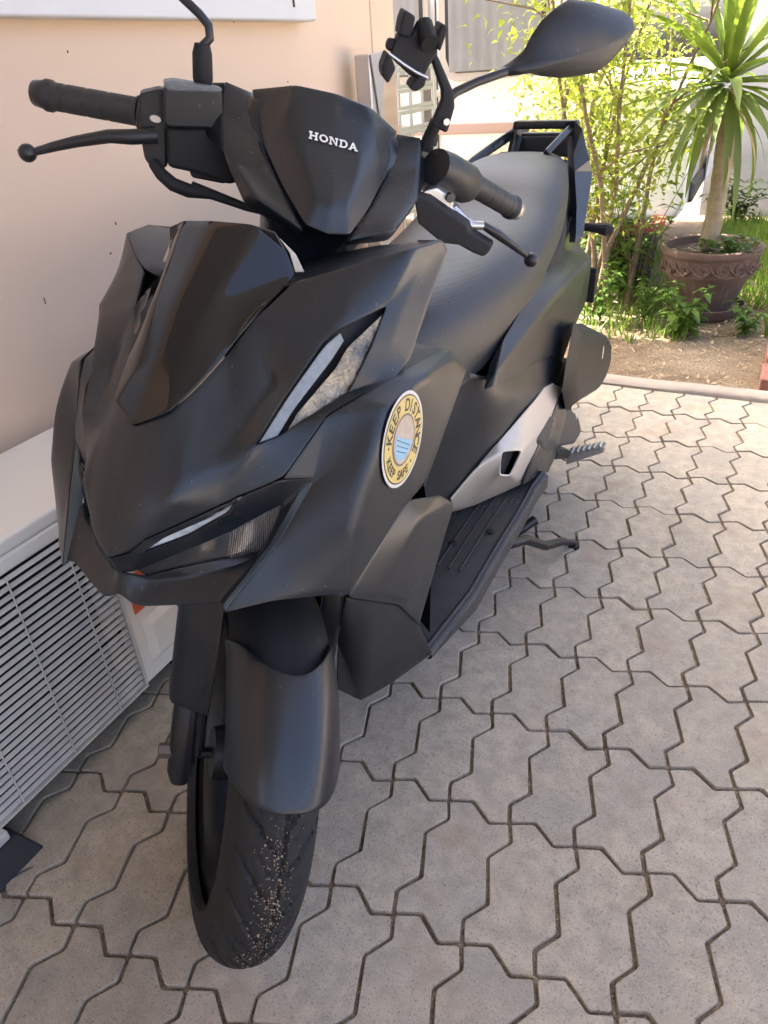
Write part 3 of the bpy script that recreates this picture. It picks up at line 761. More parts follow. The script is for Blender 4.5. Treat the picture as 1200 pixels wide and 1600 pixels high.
# silver trim panel
T = dict(b0=sA[0], b1=sA[1], b2=sA[2], b3=sA[3], b4=sA[4], b5=sA[5], b6=sA[6])
T.update(pts(dict(u0=(704, 780, .112), u1=(740, 736, .138), u2=(775, 695, .16), u3=(812, 652, .178), u4=(838, 622, .188), u5=(850, 605, .191), u6=(863, 599, .196), x0=(784, 706, .176), x1=(815, 704, .197), x2=(797, 743, .191), x3=(781, 742, .176))))
FT = [('u0', 'u1', 'b1', 'b0'), ('u1', 'x0', 'x3', 'b1'), ('b1', 'x3', 'b2'), ('x3', 'x2', 'b3', 'b2'), ('x2', 'x1', 'b4', 'b3'), ('u1', 'u2', 'x0'), ('u2', 'u3', 'x1', 'x0'), ('u3', 'u4', 'b5', 'x1'), ('x1', 'b5', 'b4'), ('u4', 'u5', 'b6', 'b5'), ('u5', 'u6', 'b6')]
SI = {k: np.array(T[k]) + np.array([-.014, .004, -.002]) for k in ('x0', 'x1', 'x2', 'x3')}
for s in (1, -1):
    sp = panel('silver_trim', T, FT, MSI, SCO, side=s, crease=.45, sub=3, thick=.004)
    panel('slot_recess', SI, [('x0', 'x1', 'x2', 'x3')], MPD, sp, side=s, crease=1, sub=1, thick=.001)
# body side cover under the seat
D = pts(dict(d0=(728, 578, .126), d1=(758, 592, .153), d2=(861, 553, .186), d3=(880, 566, .196), d4=(868, 600, .196), d5=(850, 606, .190), d6=(775, 696, .159), d7=(704, 782, .110), d8=(660, 800, .07), d9=(664, 700, .07), dA=(680, 600, .08), dm=(790, 622, .178), dt=(700, 690, .105)))
for s in (1, -1):
    panel('body_side_cover', D, [('d0', 'd1', 'dm', 'dt'), ('d1', 'd2', 'd5', 'dm'), ('d2', 'd3', 'd4', 'd5'), ('dm', 'd5', 'd6'), ('dt', 'dm', 'd6', 'd7'), ('dt', 'd7', 'd8', 'd9'), ('d0', 'dt', 'd9', 'dA')], MBK, SCO, side=s, crease=.3, sub=3)
# rear side cowl
RC = pts(dict(r0=(777, 576, .172), r1=(770, 604, .172), r2=(861, 554, .189), r3=(875, 542, .193), r4=(901, 480, .191), r5=(924, 404, .17), r6=(885, 438, .192), r7=(857, 424, .150), r8=(874, 394, .128), r9=(890, 392, .135),
    u1=(845, 428, .158), u2=(811, 489, .160), u3=(787, 530, .158), u4=(766, 569, .152), u5=(757, 609, .160), rA=(921, 440, .17), rB=(915, 470, .165), rC=(896, 512, .187), rD=(877, 566, .194)))
RC['q1'] = np.array([.14, 1.46, .66]); RC['q2'] = np.array([.10, 1.62, .70]); RC['q3'] = np.array([.09, 1.62, .60]); RC['q4'] = np.array([0, 1.68, .70]); RC['q5'] = np.array([0, 1.68, .60]); RC['q6'] = np.array([.13, 1.45, .78]); RC['q7'] = np.array([.08, 1.62, .80]); RC['q8'] = np.array([0, 1.66, .80])
for s in (1, -1):
    panel('rear_cowl', RC, [('r0', 'r1', 'r2', 'r6'), ('r2', 'r3', 'r4', 'r6'), ('r6', 'r4', 'r5'), ('r7', 'r6', 'r5', 'r9'), ('r7', 'r9', 'r8'), ('r7', 'u1', 'u2', 'r6'), ('r6', 'u2', 'u3', 'r0'), ('r0', 'u3', 'u4', 'u5'), ('r0', 'u5', 'r1'),
          ('r3', 'r4', 'rC', 'rD'), ('r4', 'r5', 'rB', 'rC'), ('r2', 'r3', 'rD')], MBK, SCO, side=s, crease=.75, hard=[('r6', 'r7'), ('r6', 'r5'), ('r6', 'r0'), ('r6', 'r2')], sub=3)
    panel('tail_side', RC, [('r8', 'r9', 'q1', 'q6'), ('r9', 'r5', 'q3', 'q1'), ('q1', 'q2', 'q7', 'q6'), ('q1', 'q3', 'q2'), ('q2', 'q3', 'q5', 'q4'), ('q7', 'q2', 'q4', 'q8')], MBK2, SCO, side=s, crease=.5, sub=2)
# dark core inside the bodywork
w = MB(); rows = []
for y, hw, z0, z1 in ((.42, .03, .30, .62), (.55, .05, .30, .60), (.75, .10, .30, .60), (1.0, .150, .33, .66), (1.2, .150, .42, .70), (1.5, .10, .55, .76), (1.62, .07, .6, .76)):
    rows.append([(hw * a, y, z0 if b < 0 else z1) for a, b in ((-1, -1), (1, -1), (1.0, 1), (-1.0, 1))])
w.grid(rows, closeu=True); w.f.append((3, 2, 1, 0)); w.f.append(tuple(len(rows) * 4 - 4 + k for k in range(4))); w.build('inner_body', MPD, SCO, smooth=0, bevel=.02)
# ---- seat
ST = [(.46, .045, .69, .60), (.52, .095, .715, .575), (.61, .130, .738, .572), (.75, .155, .752, .605), (.88, .166, .76, .642), (1.0, .166, .772, .683), (1.08, .163, .79, .702), (1.14, .157, .822, .715), (1.20, .150, .843, .732), (1.28, .137, .853, .757), (1.36, .118, .856, .785), (1.42, .095, .85, .805), (1.455, .06, .835, .815)]
w = MB(); rows = []
for y, hw, zt, ze in ST:
    row = []
    for k in range(25):
        a = math.pi * k / 24
        cx, sz = math.cos(a), math.sin(a)
        x = hw * math.copysign(abs(cx) ** .55, cx); z = ze + (zt - ze) * abs(sz) ** .62
        row.append((x, y + .02 * (1 - abs(cx)), z))
    rows.append(row)
w.grid(rows)
b0 = 0; n = 25
w.f.append(tuple(range(n - 1, -1, -1))); w.f.append(tuple((len(rows) - 1) * n + k for k in range(n)))
so = w.build('seat', MSEAT, SCO, smooth=180, sub=2)
# ---- grab rail
GR = lambda *a: [L(x, y, X=X) for x, y, X in a]
GV = pts(dict(a0=(882, 196, .070), a1=(893, 190, .088), a2=(899, 190, .098), a3=(910, 201, .112), a4=(921, 250, .140), a5=(926, 268, .147), a6=(919, 318, .158), a7=(911, 369, .164), a8=(899, 379, .158),
    b1=(888, 205, .080), b2=(893, 212, .088), b3=(896, 240, .105), b4=(898, 268, .118), b5=(901, 320, .138), b6=(900, 362, .150), c4=(912, 300, .145), c5=(906, 345, .155)))
GV['d1'] = np.array([-.075, 1.575, .905]); GV['d0'] = np.array([-.06, 1.572, .888])
def slab(name, names, V_, d, m, par, bev=.004):
    w = MB(); w.prism([V_[k] for k in names], d); return w.build(name, m, par, smooth=0, bevel=bev, seg=3)
gr0 = empty('grab_rail'); gr0.parent = SCO
GVi = {k: v + np.array([-.016, .006, -.002]) for k, v in GV.items()}
GA = dict(GV); GA.update({k + 'i': v for k, v in GVi.items()})
rim_o = ['a1', 'a2', 'a3', 'a4', 'a5', 'a6', 'a7', 'a8']; rim_i = ['b1', 'b2', 'b3', 'b4', 'b4', 'b5', 'b6', 'a8']
FG = []
for q in range(7):
    f = [rim_o[q], rim_o[q + 1], rim_i[q + 1], rim_i[q]]
    f = list(dict.fromkeys(f)); FG.append(tuple(f)); FG.append(tuple(k + 'i' for k in f[::-1]))
for lst in (rim_o, ['b1', 'b2', 'b3', 'b4', 'b5', 'b6', 'a8']):
    for q in range(len(lst) - 1): FG.append((lst[q], lst[q + 1], lst[q + 1] + 'i', lst[q] + 'i'))
FG.append(('a1', 'b1', 'b1i', 'a1i'))
w = MB(); nm = sorted({k for f in FG for k in f}); w.poly([GA[k] for k in nm], [tuple(nm.index(k) for k in f) for f in FG]); w.build('left_rail', MBK2, gr0, smooth=30, bevel=.004, seg=3)
w = MB(); w.tube(GR((893, 199, .085), (880, 212, .08), (853, 240, .06)), [.010, .010, .009], 4, sx=1.2); w.build('rail_strut', MBK2, gr0, smooth=0, bevel=.003)
w = MB(); w.box((.002, 1.572, .897), (.165, .03, .02)); w.build('rear_bar', MBK2, gr0, smooth=0, bevel=.005)
w = MB(); w.box((0, 1.60, .866), (.17, .03, .022)); w.build('cross_bar', MBK2, gr0, smooth=0, bevel=.005)
w = MB(); w.tube([(-.072, 1.575, .90), (-.075, 1.575, .868), (-.07, 1.50, .80)], [.014, .016, .016], 4); w.build('rail_strut', MBK2, gr0, smooth=0, bevel=.003)
w = MB(); w.tube(GR((824, 199, -.068), (806, 206, -.088), (770, 230, -.118), (735, 255, -.142), (716, 275, -.152), (700, 303, -.158)), [.013, .015, .014, .013, .012, .010], 4, sx=1.25, up=(.3, -.3, 1)); w.build('right_rail', MBK2, gr0, smooth=0, bevel=.004)
w = MB(); w.box((0, 1.59, .845), (.15, .02, .05)); w.box((0, 1.52, .80), (.15, .12, .03)); w.build('tail_box', MPL, SCO, smooth=0, bevel=.008)
w = MB(); w.box((0, 1.69, .745), (.16, .03, .06)); w.build('tail_light', MRED, SCO, smooth=0, bevel=.01)
p = L(941, 357, X=.19)
w = MB(); w.tube([p + np.array([-.09, -.0, .005]), p + np.array([-.012, 0, 0]), p + np.array([.012, .0, -.002]), p + np.array([.028, 0, -.002])], [.006, .012, .016, .006], 10); w.build('rear_turn_signal', MPD, SCO)
w = MB(); p = L(917, 445, X=.12); w.box(p, (.05, .012, .1)); w.box((0, 1.72, .5), (.13, .012, .24)); w.build('rear_mudguard', MPD, SCO, smooth=0, bevel=.004)
# ---- air box, transmission
w = MB(); OUT = [(884, 570), (896, 506), (908, 505), (946, 524), (952, 534), (951, 562), (942, 590), (930, 610), (905, 625), (884, 641), (878, 612)]
po = [L(x, y, X=.222) for x, y in OUT]; c = sum(po) / len(po)
n = len(po); pb_ = [p + np.array([-.016, .09, -.03]) for p in po]
def ringk(k, dx): return [c + (p - c) * k + np.array([dx, .0, .0]) for p in po]
w.grid([pb_, po, ringk(.98, .003), ringk(.80, .016), ringk(.74, .018), ringk(.25, .019)], closeu=True); w.f.append(tuple(5 * n + k for k in range(n)))
ab = w.build('air_cleaner_box', MAB, SCO, smooth=25)
w = MB(); p = L(942, 552, X=.2415); w.poly([p + np.array(q) for q in ((0, -.004, -.016), (0, .008, -.014), (0, .008, .018), (0, -.004, .018))], [(0, 1, 2, 3)]); w.build('white_label', MTX, ab, smooth=0)
w = MB(); OUT = [(880, 636), (893, 636), (907, 650), (911, 668), (908, 682), (900, 695), (870, 700), (850, 720), (840, 690), (860, 650)]
po = [L(x, y, X=.21) for x, y in OUT]; c = sum(po) / len(po); n = len(po)
w.grid([[p + np.array([-.1, 0, 0]) for p in po], [p + np.array([-.012, 0, 0]) for p in po], [c + (p - c) * .88 for p in po]], closeu=True); w.f.append(tuple(2 * n + k for k in range(n)))
tc_ = w.build('transmission_cover', mat('cast_cover', (.05, .05, .052), .55, metal=.3, noise=(60, .6, (.03, .03, .03))), SCO, smooth=40, bevel=.006)
w = MB(); p = L(900, 651, X=.208); w.box(p, (.004, .014, .012)); w.build('white_label', MTX, tc_, smooth=0)
w = MB(); w.lathe([(.0, .05), (.12, .05), (.13, .03), (.13, -.05)], (.12, 1.277, .26), 'X', 28); w.box((.13, 1.05, .27), (.06, .42, .14)); w.build('engine_case', MPD, SCO, smooth=40, bevel=.01)
# ---- passenger footpeg
w = MB(); w.tube(GR((862, 706, .19), (884, 709, .215)), [.02, .013], 8); fp = w.build('footpeg', MBM, SCO)
w = MB(); A_, B_ = L(888, 711, X=.218), L(946, 699, X=.305); d = (B_ - A_); wv = np.array([0, .021, 0]); up = np.array([0, 0, .011])
w.poly([A_ - wv - up * 1.6, A_ + wv - up * 1.6, B_ + wv * .75 - up * .6, B_ - wv * .75 - up * .6, A_ - wv + up, A_ + wv + up, B_ + wv * .75 + up * .6, B_ - wv * .75 + up * .6], [(3, 2, 1, 0), (4, 5, 6, 7), (0, 1, 5, 4), (1, 2, 6, 5), (2, 3, 7, 6), (3, 0, 4, 7)])
for k in range(6):
    q = A_ + d * (k + .7) / 6.6; w.box(q + up * 1.0, (.007, .034 - .001 * k, .006))
w.build('peg_pad', MAL, fp, smooth=0, bevel=.002)
# ---- stands
w = MB(); foot = L(897, 849, Z=.012)
w.tube([(.10, .80, .20), L(800, 850, Z=.14), L(822, 843, Z=.115), L(852, 853, Z=.07), L(878, 846, Z=.04), foot], [.012, .012, .012, .011, .010, .007], 10)
f2 = b = foot
w.box(foot + np.array([.0, .0, -.006]), (.022, .03, .007)); w.build('side_stand', MBM, SCO, smooth=50)
w = MB(); w.tube([L(783, 856, X=.12), L(800, 838, X=.14), L(836, 812, X=.18)], [.011, .011, .012], 10); w.tube([(.11, .86, .18), L(786, 868, X=.11), L(783, 890, X=.11)], [.011, .011, .01], 8)
p = L(783, 893, X=.112); w.box(p, (.05, .03, .012)); w.tube([(-.11, .86, .18), (-.11, p[1], p[2])], .011, 8); w.tube([(-.11, .86, .18), (.11, .86, .18)], .010, 8); w.build('centre_stand', MBM, SCO, smooth=50)
# ---- rear wheel
def tyre_profile(Rr, hw, hh, n=16):
    pr = []
    for k in range(n + 1):
        a = math.pi * (k / n) - math.pi / 2
        pr.append((Rr - hh + hh * max(0, math.cos(a)) ** .8, hw * math.sin(a)))
    return [(Rr - hh - .004, -hw * .78)] + pr + [(Rr - hh - .004, hw * .78)]
rw = empty('rear_wheel'); rw.parent = SCO; rw.location = (0, 1.277, .262)
w = MB(); w.lathe(tyre_profile(.262, .06, .08), (0, 0, 0), 'X', 64); w.build('tyre', MRB, rw, smooth=60)
w = MB(); w.lathe([(.182, -.045), (.175, -.04), (.165, -.02), (.165, .02), (.175, .04), (.182, .045)], (0, 0, 0), 'X', 48); w.lathe([(.0, -.04), (.05, -.04), (.05, .04), (.0, .04)], (0, 0, 0), 'X', 20)
for k in range(5):
    a = k * 2 * math.pi / 5; w.tube([(0, .045 * math.cos(a), .045 * math.sin(a)), (0, .17 * math.cos(a), .17 * math.sin(a))], .013, 8)
w.build('rim', MBM, rw, smooth=40)
w = MB(); w.tube([(-.14, .85, .3), (-.17, 1.0, .29), (-.2, 1.15, .3), (-.21, 1.6, .42)], [.02, .03, .05, .055], 16); w.build('muffler', MPD, SCO, smooth=60)

# ================================================================== steered front end
def tb(name, path, rad, m, parent, n=12, sx=1.0, sub=0):
    w = MB(); w.tube(path, rad, n, sx=sx); return w.build(name, m, parent, smooth=50, st=True)
AXL = np.array([0, 0, .258])
# front wheel
FWH = empty('front_wheel'); FWH.parent = SCO
w = MB(); RT, HT = .258, .052
NA = 420; prof = tyre_profile(RT, .052, .066, 44)
rows = []
for r, x in prof:
    row = []
    for k in range(NA):
        a = 2 * math.pi * k / NA; rr = r
        t = abs(x) / .052
        if r > RT - .05:
            ph = (k / NA * 26 + t * 1.3 + (.5 if x > 0 else 0)) % 1.0          # slanted grooves, staggered left and right
            if .14 < t < .86 and ph < .13: rr -= .0045
            if .16 < t < .5 and .5 < ph < .58: rr -= .003
            if .02 < x / .052 < .09: rr -= .004
        row.append(AXL + np.array([x, rr * math.cos(a), rr * math.sin(a)]))
    rows.append(row)
w.grid(rows, closeu=True); tyre = w.build('tyre', MRB, FWH, smooth=40, st=True)
w = MB()
w.lathe([(.196, -.036), (.190, -.034), (.178, -.030), (.170, -.016), (.170, .016), (.178, .030), (.190, .034), (.196, .036)], AXL, 'X', 56)
w.lathe([(.0, -.045), (.035, -.045), (.038, -.02), (.038, .02), (.035, .045), (.0, .045)], AXL, 'X', 24)
for k in range(5):
    a = k * 2 * math.pi / 5 + .3
    for q in (-.12, .12):
        w.tube([AXL + np.array([0, .035 * math.cos(a), .035 * math.sin(a)]), AXL + np.array([0, .172 * math.cos(a + q), .172 * math.sin(a + q)])], .009, 8)
w.build('rim', MBM, FWH, smooth=40, st=True)
w = MB(); w.lathe([(.045, .056), (.095, .056), (.095, .060), (.045, .060), (.045, .056)], AXL, 'X', 40); w.build('brake_disc', MAL, FWH, smooth=30, st=True)
# sand grains and bits stuck on the tread
w = MB(); rr = random.Random(3)
for _ in range(430):
    a = R_(rr.gauss(17, 12)); x = rr.gauss(-.002, .009) + .005 * math.sin(a * 9)
    if rr.random() < .25: a, x = R_(rr.uniform(-20, 40)), rr.uniform(-.025, .025)
    t = abs(x) / .052; r = RT - .066 * (1 - max(0, math.cos(math.asin(min(1, t)))) ** .8)
    c = AXL + np.array([x, -(r + .0005) * math.cos(a), (r + .0005) * math.sin(a)])
    pebble(w, c, rr.uniform(.0004, .0012) * (1.8 if rr.random() < .12 else 1), rr)
o = w.build('stuck_sand', MDUST, FWH, smooth=0, st=True, fix=False); tag(o, kind='stuff')
# little rubber hairs of the new tyre
w = MB()
for _ in range(40):
    a = R_(rr.uniform(-60, 80)); s = rr.choice((-1, 1)); x = s * rr.uniform(.044, .0515)
    t = abs(x) / .052; r = RT - .066 * (1 - max(0, math.cos(math.asin(min(1, t)))) ** .8)
    c = AXL + np.array([x, -r * math.cos(a), r * math.sin(a)]); w.tube([c, c + np.array([s * .0035, -.002 * math.cos(a), .002 * math.sin(a)])], .0003, 4)
tag(w.build('rubber_hairs', MRB, FWH, smooth=0, st=True), kind='stuff')
# fork legs
for s in (-1, 1):
    x = s * .083; b = AXL + np.array([x, .004, 0])
    f_ = tb('fork_leg', [b - SAX * .045, b - SAX * .03, b + SAX * .02, b + SAX * .14, b + SAX * .145, b + SAX * .42], [.012, .018, .0195, .0195, .0145, .0145], MBM, SCO, 16)
    w = MB(); w.tube([b + np.array([s * .014, 0, 0]), b + np.array([s * .032, 0, 0])], .0105, 6); w.build('axle_nut', mat('axle_steel', (.2, .17, .14), .5, metal=.7) if s < 0 else MBM, f_, smooth=20, st=True)
    w = MB(); w.tube([b + np.array([-s * .018, -.01, .005]), b + np.array([-s * .016, .01, .05]), b + np.array([-s * .014, .035, .1])], [.009, .011, .010], 8, sx=.6); w.build('fender_stay', MPD, f_, smooth=50, st=True)
w = MB(); w.tube([AXL + np.array([-.1, 0, 0]), AXL + np.array([.1, 0, 0])], .008, 10); w.build('axle', MBM, SCO, st=True)
w = MB(); w.tube([np.array([-.1, .16, .60]), np.array([.1, .16, .60])], .022, 12); w.tube([np.array([0, .185, .60]), np.array([0, .36, .92])], .024, 14); w.build('steering_stem', MBM, SCO, st=True)
# front fender
def fender_rows(t0, t1, R0, n, curve0, curve1, hw=.064, drop=.052):
    rows = []
    for i in range(n):
        row = []
        for k in range(21):
            q = -1 + 2 * k / 20; u = i / (n - 1)
            tt = R_((t0 + curve0 * abs(q) ** 3) * (1 - u) + (t1 + curve1 * q * q) * u)
            rad = R0 - drop * abs(q) ** 3.0 - .004 * q * q
            x = hw * math.copysign(abs(q) ** .9, q)
            row.append(AXL + np.array([x, -rad * math.cos(tt), rad * math.sin(tt)]))
        rows.append(row)
    return rows
w = MB(); w.grid(fender_rows(41, 69, .290, 22, 8, 17)); fen = w.build('front_fender', MBK2, SCO, smooth=180, st=True)
m = fen.modifiers.new('sol', 'SOLIDIFY'); m.thickness = .0035; m.offset = 0
m = fen.modifiers.new('bev', 'BEVEL'); m.width = .0012; m.segments = 2; m.limit_method = 'ANGLE'; m.angle_limit = R_(60)
w = MB(); w.grid(fender_rows(66, 140, .272, 18, 6, 0, .06, .03)); w.build('fender_rear_section', MPD, fen, smooth=180, st=True)
for s in (-1, 1):      # fender sides rising over the fork legs
    b = AXL + np.array([s * .083, .004, 0])
    f0 = np.array([0, -.9, .45])
    PV = {}
    for i, (al, fr, bk_) in enumerate(((.075, -.026, .03), (.11, -.036, .036), (.17, -.05, .042), (.25, -.05, .044), (.36, -.04, .042))):
        c = b + SAX * al
        PV['f%d' % i] = c + np.array([-s * .022, fr - .012, -fr * .4]); PV['o%d' % i] = c + np.array([s * .024, fr * .35, 0]); PV['p%d' % i] = c + np.array([s * .026, bk_ * .6, 0]); PV['b%d' % i] = c + np.array([s * .002, bk_, 0])
    FF = []
    for i in range(4):
        for a, c in (('f', 'o'), ('o', 'p'), ('p', 'b')): FF.append((a + str(i), c + str(i), c + str(i + 1), a + str(i + 1)))
    panel('fork_guard', PV, FF, MBK, fen, mirror=False, side=1, crease=.45, sub=2, st=True)
# ---- handlebar cover
HV = dict(T0=(0, .360, 1.0385), P2=(.047, .369, 1.034), P1=(.094, .392, 1.014), V1=(.048, .3155, .990), H0=(0, .3145, .9915), E1=(.078, .335, .968), E2=(.052, .278, .936), b=(.026, .236, .911), b0=(0, .230, .908), V2=(.018, .247, .938), B0=(0, .243, .938), A1=(.050, .338, 1.012), A0=(0, .334, 1.014))
HV = {k: np.array(v) for k, v in HV.items()}
hc = panel('handlebar_cover', HV, [('T0', 'P2', 'A1', 'A0'), ('A0', 'A1', 'V1', 'H0'), ('P2', 'P1', 'E1', 'A1'), ('A1', 'E1', 'V1'), ('V1', 'E1', 'E2', 'V2'), ('V2', 'E2', 'b'), ('H0', 'V1', 'V2', 'B0'), ('B0', 'V2', 'b', 'b0')],
     MBK, SCO, crease=.5, soft=[('A0', 'A1'), ('A1', 'V1'), ('V1', 'E1')], hard=[('P2', 'A1'), ('V1', 'V2')], st=True, sub=3)
SV = dict(P1=(.096, .394, 1.010), W=(.127, .39, 1.014), X1=(.128, .366, .985), Wm=(.122, .318, .95), Wl=(.084, .258, .922), b=(.028, .238, .904), E1=(.080, .337, .964), E2=(.054, .280, .932), bk=(.03, .25, .897), Wk=(.09, .285, .905))
SV = {k: np.array(v) for k, v in SV.items()}
BV = dict(W=SV['W'] + np.array([.0, .003, -.001]), X1=SV['X1'], Wm=SV['Wm'], r1=SP(686, 247, Y=.455), r2=SP(683, 290, Y=.445), r3=SP(646, 300, Y=.36), r4=SP(660, 300, Y=.42))
for s in (1, -1):
    panel('handlebar_side_cover', SV, [('P1', 'W', 'X1', 'E1'), ('E1', 'X1', 'Wm', 'E2'), ('E2', 'Wm', 'Wl', 'b'), ('Wm', 'Wk', 'Wl'), ('Wl', 'Wk', 'bk', 'b')], MBK2, SCO, mirror=False, side=s, crease=.5, hard=[('X1', 'E1')], st=True, sub=3)
    panel('handlebar_rear_cover', BV, [('W', 'r1', 'r2', 'X1'), ('X1', 'r2', 'r3', 'Wm')], MBK, SCO, mirror=False, side=s, crease=.5, st=True, sub=3)
# closed core behind the panels: dashboard and column
w = MB(); rows = []
for z, y0, y1, hw in ((1.03, .375, .41, .05), (1.005, .36, .45, .10), (.975, .34, .46, .115), (.945, .31, .46, .112), (.915, .262, .45, .085), (.885, .275, .43, .062), (.84, .29, .40, .056), (.80, .29, .38, .056)):
    row = []
    for k in range(24):
        a = 2 * math.pi * k / 24; c, sn = math.cos(a), math.sin(a)
        row.append((hw * math.copysign(abs(c) ** .6, c), (y0 + y1) / 2 + (y1 - y0) / 2 * math.copysign(abs(sn) ** .6, sn), z))
    rows.append(row)
w.grid(rows, closeu=True); w.f.append(tuple(range(23, -1, -1))); w.build('column_cover', MBK2, SCO, smooth=60, st=True)
# HONDA lettering
UPV = np.array([0, .052, .0555]); UPV /= np.linalg.norm(UPV); RTV = np.array([1., 0, 0]); NV = np.cross(RTV, UPV); NV = NV if NV[1] < 0 else -NV
def glyph(ch):
    t = .17; sf = .10
    def rect(x0, y0, x1, y1): return [(x0, y0), (x1, y0), (x1, y1), (x0, y1)]
    if ch == 'H': return 1.15, [rect(0, 0, .42, .16), rect(.12, 0, .32, 1), rect(0, .84, .42, 1), rect(.73, 0, 1.15, .16), rect(.83, 0, 1.03, 1), rect(.73, .84, 1.15, 1), rect(.32, .42, .83, .58)]
    if ch == 'O':
        q = []
        for k in range(20):
            a, b = 2 * math.pi * k / 20, 2 * math.pi * (k + 1) / 20
            q.append([(.55 + .55 * math.cos(a), .5 + .5 * math.sin(a)), (.55 + .55 * math.cos(b), .5 + .5 * math.sin(b)), (.55 + .33 * math.cos(b), .5 + .34 * math.sin(b)), (.55 + .33 * math.cos(a), .5 + .34 * math.sin(a))])
        return 1.1, q
    if ch == 'N': return 1.15, [rect(0, 0, .40, .16), rect(.12, 0, .28, 1), rect(0, .84, .3, 1), rect(.75, .84, 1.15, 1), rect(.87, 0, 1.03, 1), [(.12, 1), (.87, 0), (1.03, 0), (.34, 1)]]
    if ch == 'D':
        q = [rect(0, 0, .5, .16), rect(.12, 0, .33, 1), rect(0, .84, .5, 1)]
        for k in range(12):
            a, b = -math.pi / 2 + math.pi * k / 12, -math.pi / 2 + math.pi * (k + 1) / 12
            q.append([(.5 + .55 * math.cos(a), .5 + .5 * math.sin(a)), (.5 + .55 * math.cos(b), .5 + .5 * math.sin(b)), (.5 + .33 * math.cos(b), .5 + .34 * math.sin(b)), (.5 + .33 * math.cos(a), .5 + .34 * math.sin(a))])
        return 1.05, q
    return 1.2, [[(.08, 0), (.28, 0), (.66, 1), (.48, 1)], [(.48, 1), (.66, 1), (1.14, 0), (.88, 0)], rect(0, 0, .38, .15), rect(.78, 0, 1.2, .15), [(.3, .28), (.9, .28), (.82, .42), (.36, .42)]]
gl = [glyph(c) for c in 'HONDA']; tot = sum(g[0] for g in gl) + .16 * 4
hgt = .0098; sx = .0605 / tot; x0 = -.0302
base = np.array([0, .3155, .9915]) - UPV * hgt * .55 + NV * .0038
for wd, polys in gl:
    w = MB()
    for i, pl in enumerate(polys):
        w.prism([base + RTV * (x0 + px * sx) + UPV * py * hgt + NV * (.00005 * i) for px, py in pl], NV * .0009)
    w.build('emblem_letter', MTX, hc, smooth=0, st=True)
    x0 += (wd + .16) * sx
# ---- right end (left in the picture)
P = lambda x, y, Y: SP(x, y, Y=Y)
gr_ = lambda s, a, b: None
def grip(a, b, s):
    d = b - a; n = 40; path = []; rad = []
    for k in range(n + 1):
        t = k / n; path.append(a + d * t); r = .0162
        if t < .05: r = .0188
        elif t > .93: r = .0185
        elif abs(((t * 4.4) % 1) - .5) < .05 and .1 < t < .9: r = .0149
        rad.append(r)
    g = tb('grip', path, rad, MGR, SCO, 20)
    e = d / np.linalg.norm(d)
    tb('bar_end', [b - e * .002, b + e * .004, b + e * .016, b + e * .02], [.0165, .0165, .0148, .009], MBM if s < 0 else MAL, g, 18)
    return g
RA, RB = P(222, 176, .415), P(74, 149, .47); grip(RA, RB, -1)
LA, LB = P(735, 286, .415), P(800, 324, .475); grip(LA, LB, 1)
w = MB(); w.tube([RA, (RA + LA) / 2 + np.array([0, -.01, .0]), LA], .011, 12); w.build('handlebar', MBM, SCO, st=True)
w = MB(); w.tube([RA + (RA - RB) * -.02, RA + np.array([.012, -.002, 0]), RA + np.array([.036, -.004, 0])], [.024, .028, .027], 14)
w.prism([P(x, y, .385) for x, y in ((217, 146), (252, 138), (262, 150), (262, 262), (240, 266), (226, 250), (218, 205))], (0, .045, -.002))
sw = w.build('switch_housing', MPL, SCO, smooth=30, bevel=.004, st=True)
w = MB(); w.lathe([(.0, .004), (.0065, .004), (.0075, 0)], (0, 0, 0), 'Y', 14); w.v = [tuple(np.array(v) * np.array([1, -1, .6]) + P(243, 185, .3835)) for v in w.v]; w.build('screw', MAL, sw, st=True)
w = MB(); w.prism([P(x, y, .362) for x, y in ((254, 136), (347, 139), (350, 180), (343, 203), (262, 200), (256, 190))], (0, .055, -.004)); mc = w.build('brake_reservoir', MPL, SCO, smooth=30, bevel=.005, st=True)
w = MB(); w.prism([P(x, y, .360) for x, y in ((254, 128), (272, 126), (347, 138), (347, 146), (262, 143))], (0, .058, -.004)); w.build('reservoir_cap', mat('speckled_cap', (.05, .055, .06), .5, noise=(900, 1, (.2, .22, .24))), mc, smooth=30, bevel=.003, st=True)
w = MB(); w.prism([P(x, y, .37) for x, y in ((258, 200), (345, 198), (372, 215), (382, 280), (360, 290), (300, 270), (262, 262))], (0, .05, -.003)); w.build('brake_clamp', MPD, SCO, smooth=30, bevel=.006, st=True)
w = MB(); w.prism([P(x, y, .372) for x, y in ((294, 262), (330, 252), (356, 278), (352, 288), (300, 278))], (0, .03, -.002)); w.build('brake_switch', MPD, SCO, smooth=30, bevel=.003, st=True)
lv = [P(x, y, Y) for x, y, Y in ((246, 212, .372), (205, 214, .37), (170, 213, .37), (120, 221, .375), (85, 229, .38), (55, 237, .385))]
lo = tb('brake_lever', lv, [.0095, .0098, .0085, .0072, .0062, .005], MBM, SCO, 12, sx=.9)
def ball(c, r, m, par):
    w = MB(); w.lathe([(r * math.sin(math.pi * k / 12) + 1e-5, -r * math.cos(math.pi * k / 12)) for k in range(13)], c, 'X', 18); return w.build('lever_ball', m, par, smooth=180, st=True)
ball(P(43, 239, .386), .0105, MBM, lo)
cb = tb('brake_cable', [P(240, 255, .385), P(252, 272, .375), P(270, 288, .37), P(295, 298, .365), P(330, 305, .36), P(385, 324, .34), P(430, 335, .33)], [.007, .008, .0085, .0085, .005, .0045, .0045], MPD, SCO, 10)
tb('cable_sleeve', [P(300, 290, .368), P(320, 298, .362), P(384, 322, .345)], [.0055, .0055, .004], MPD, cb, 8)
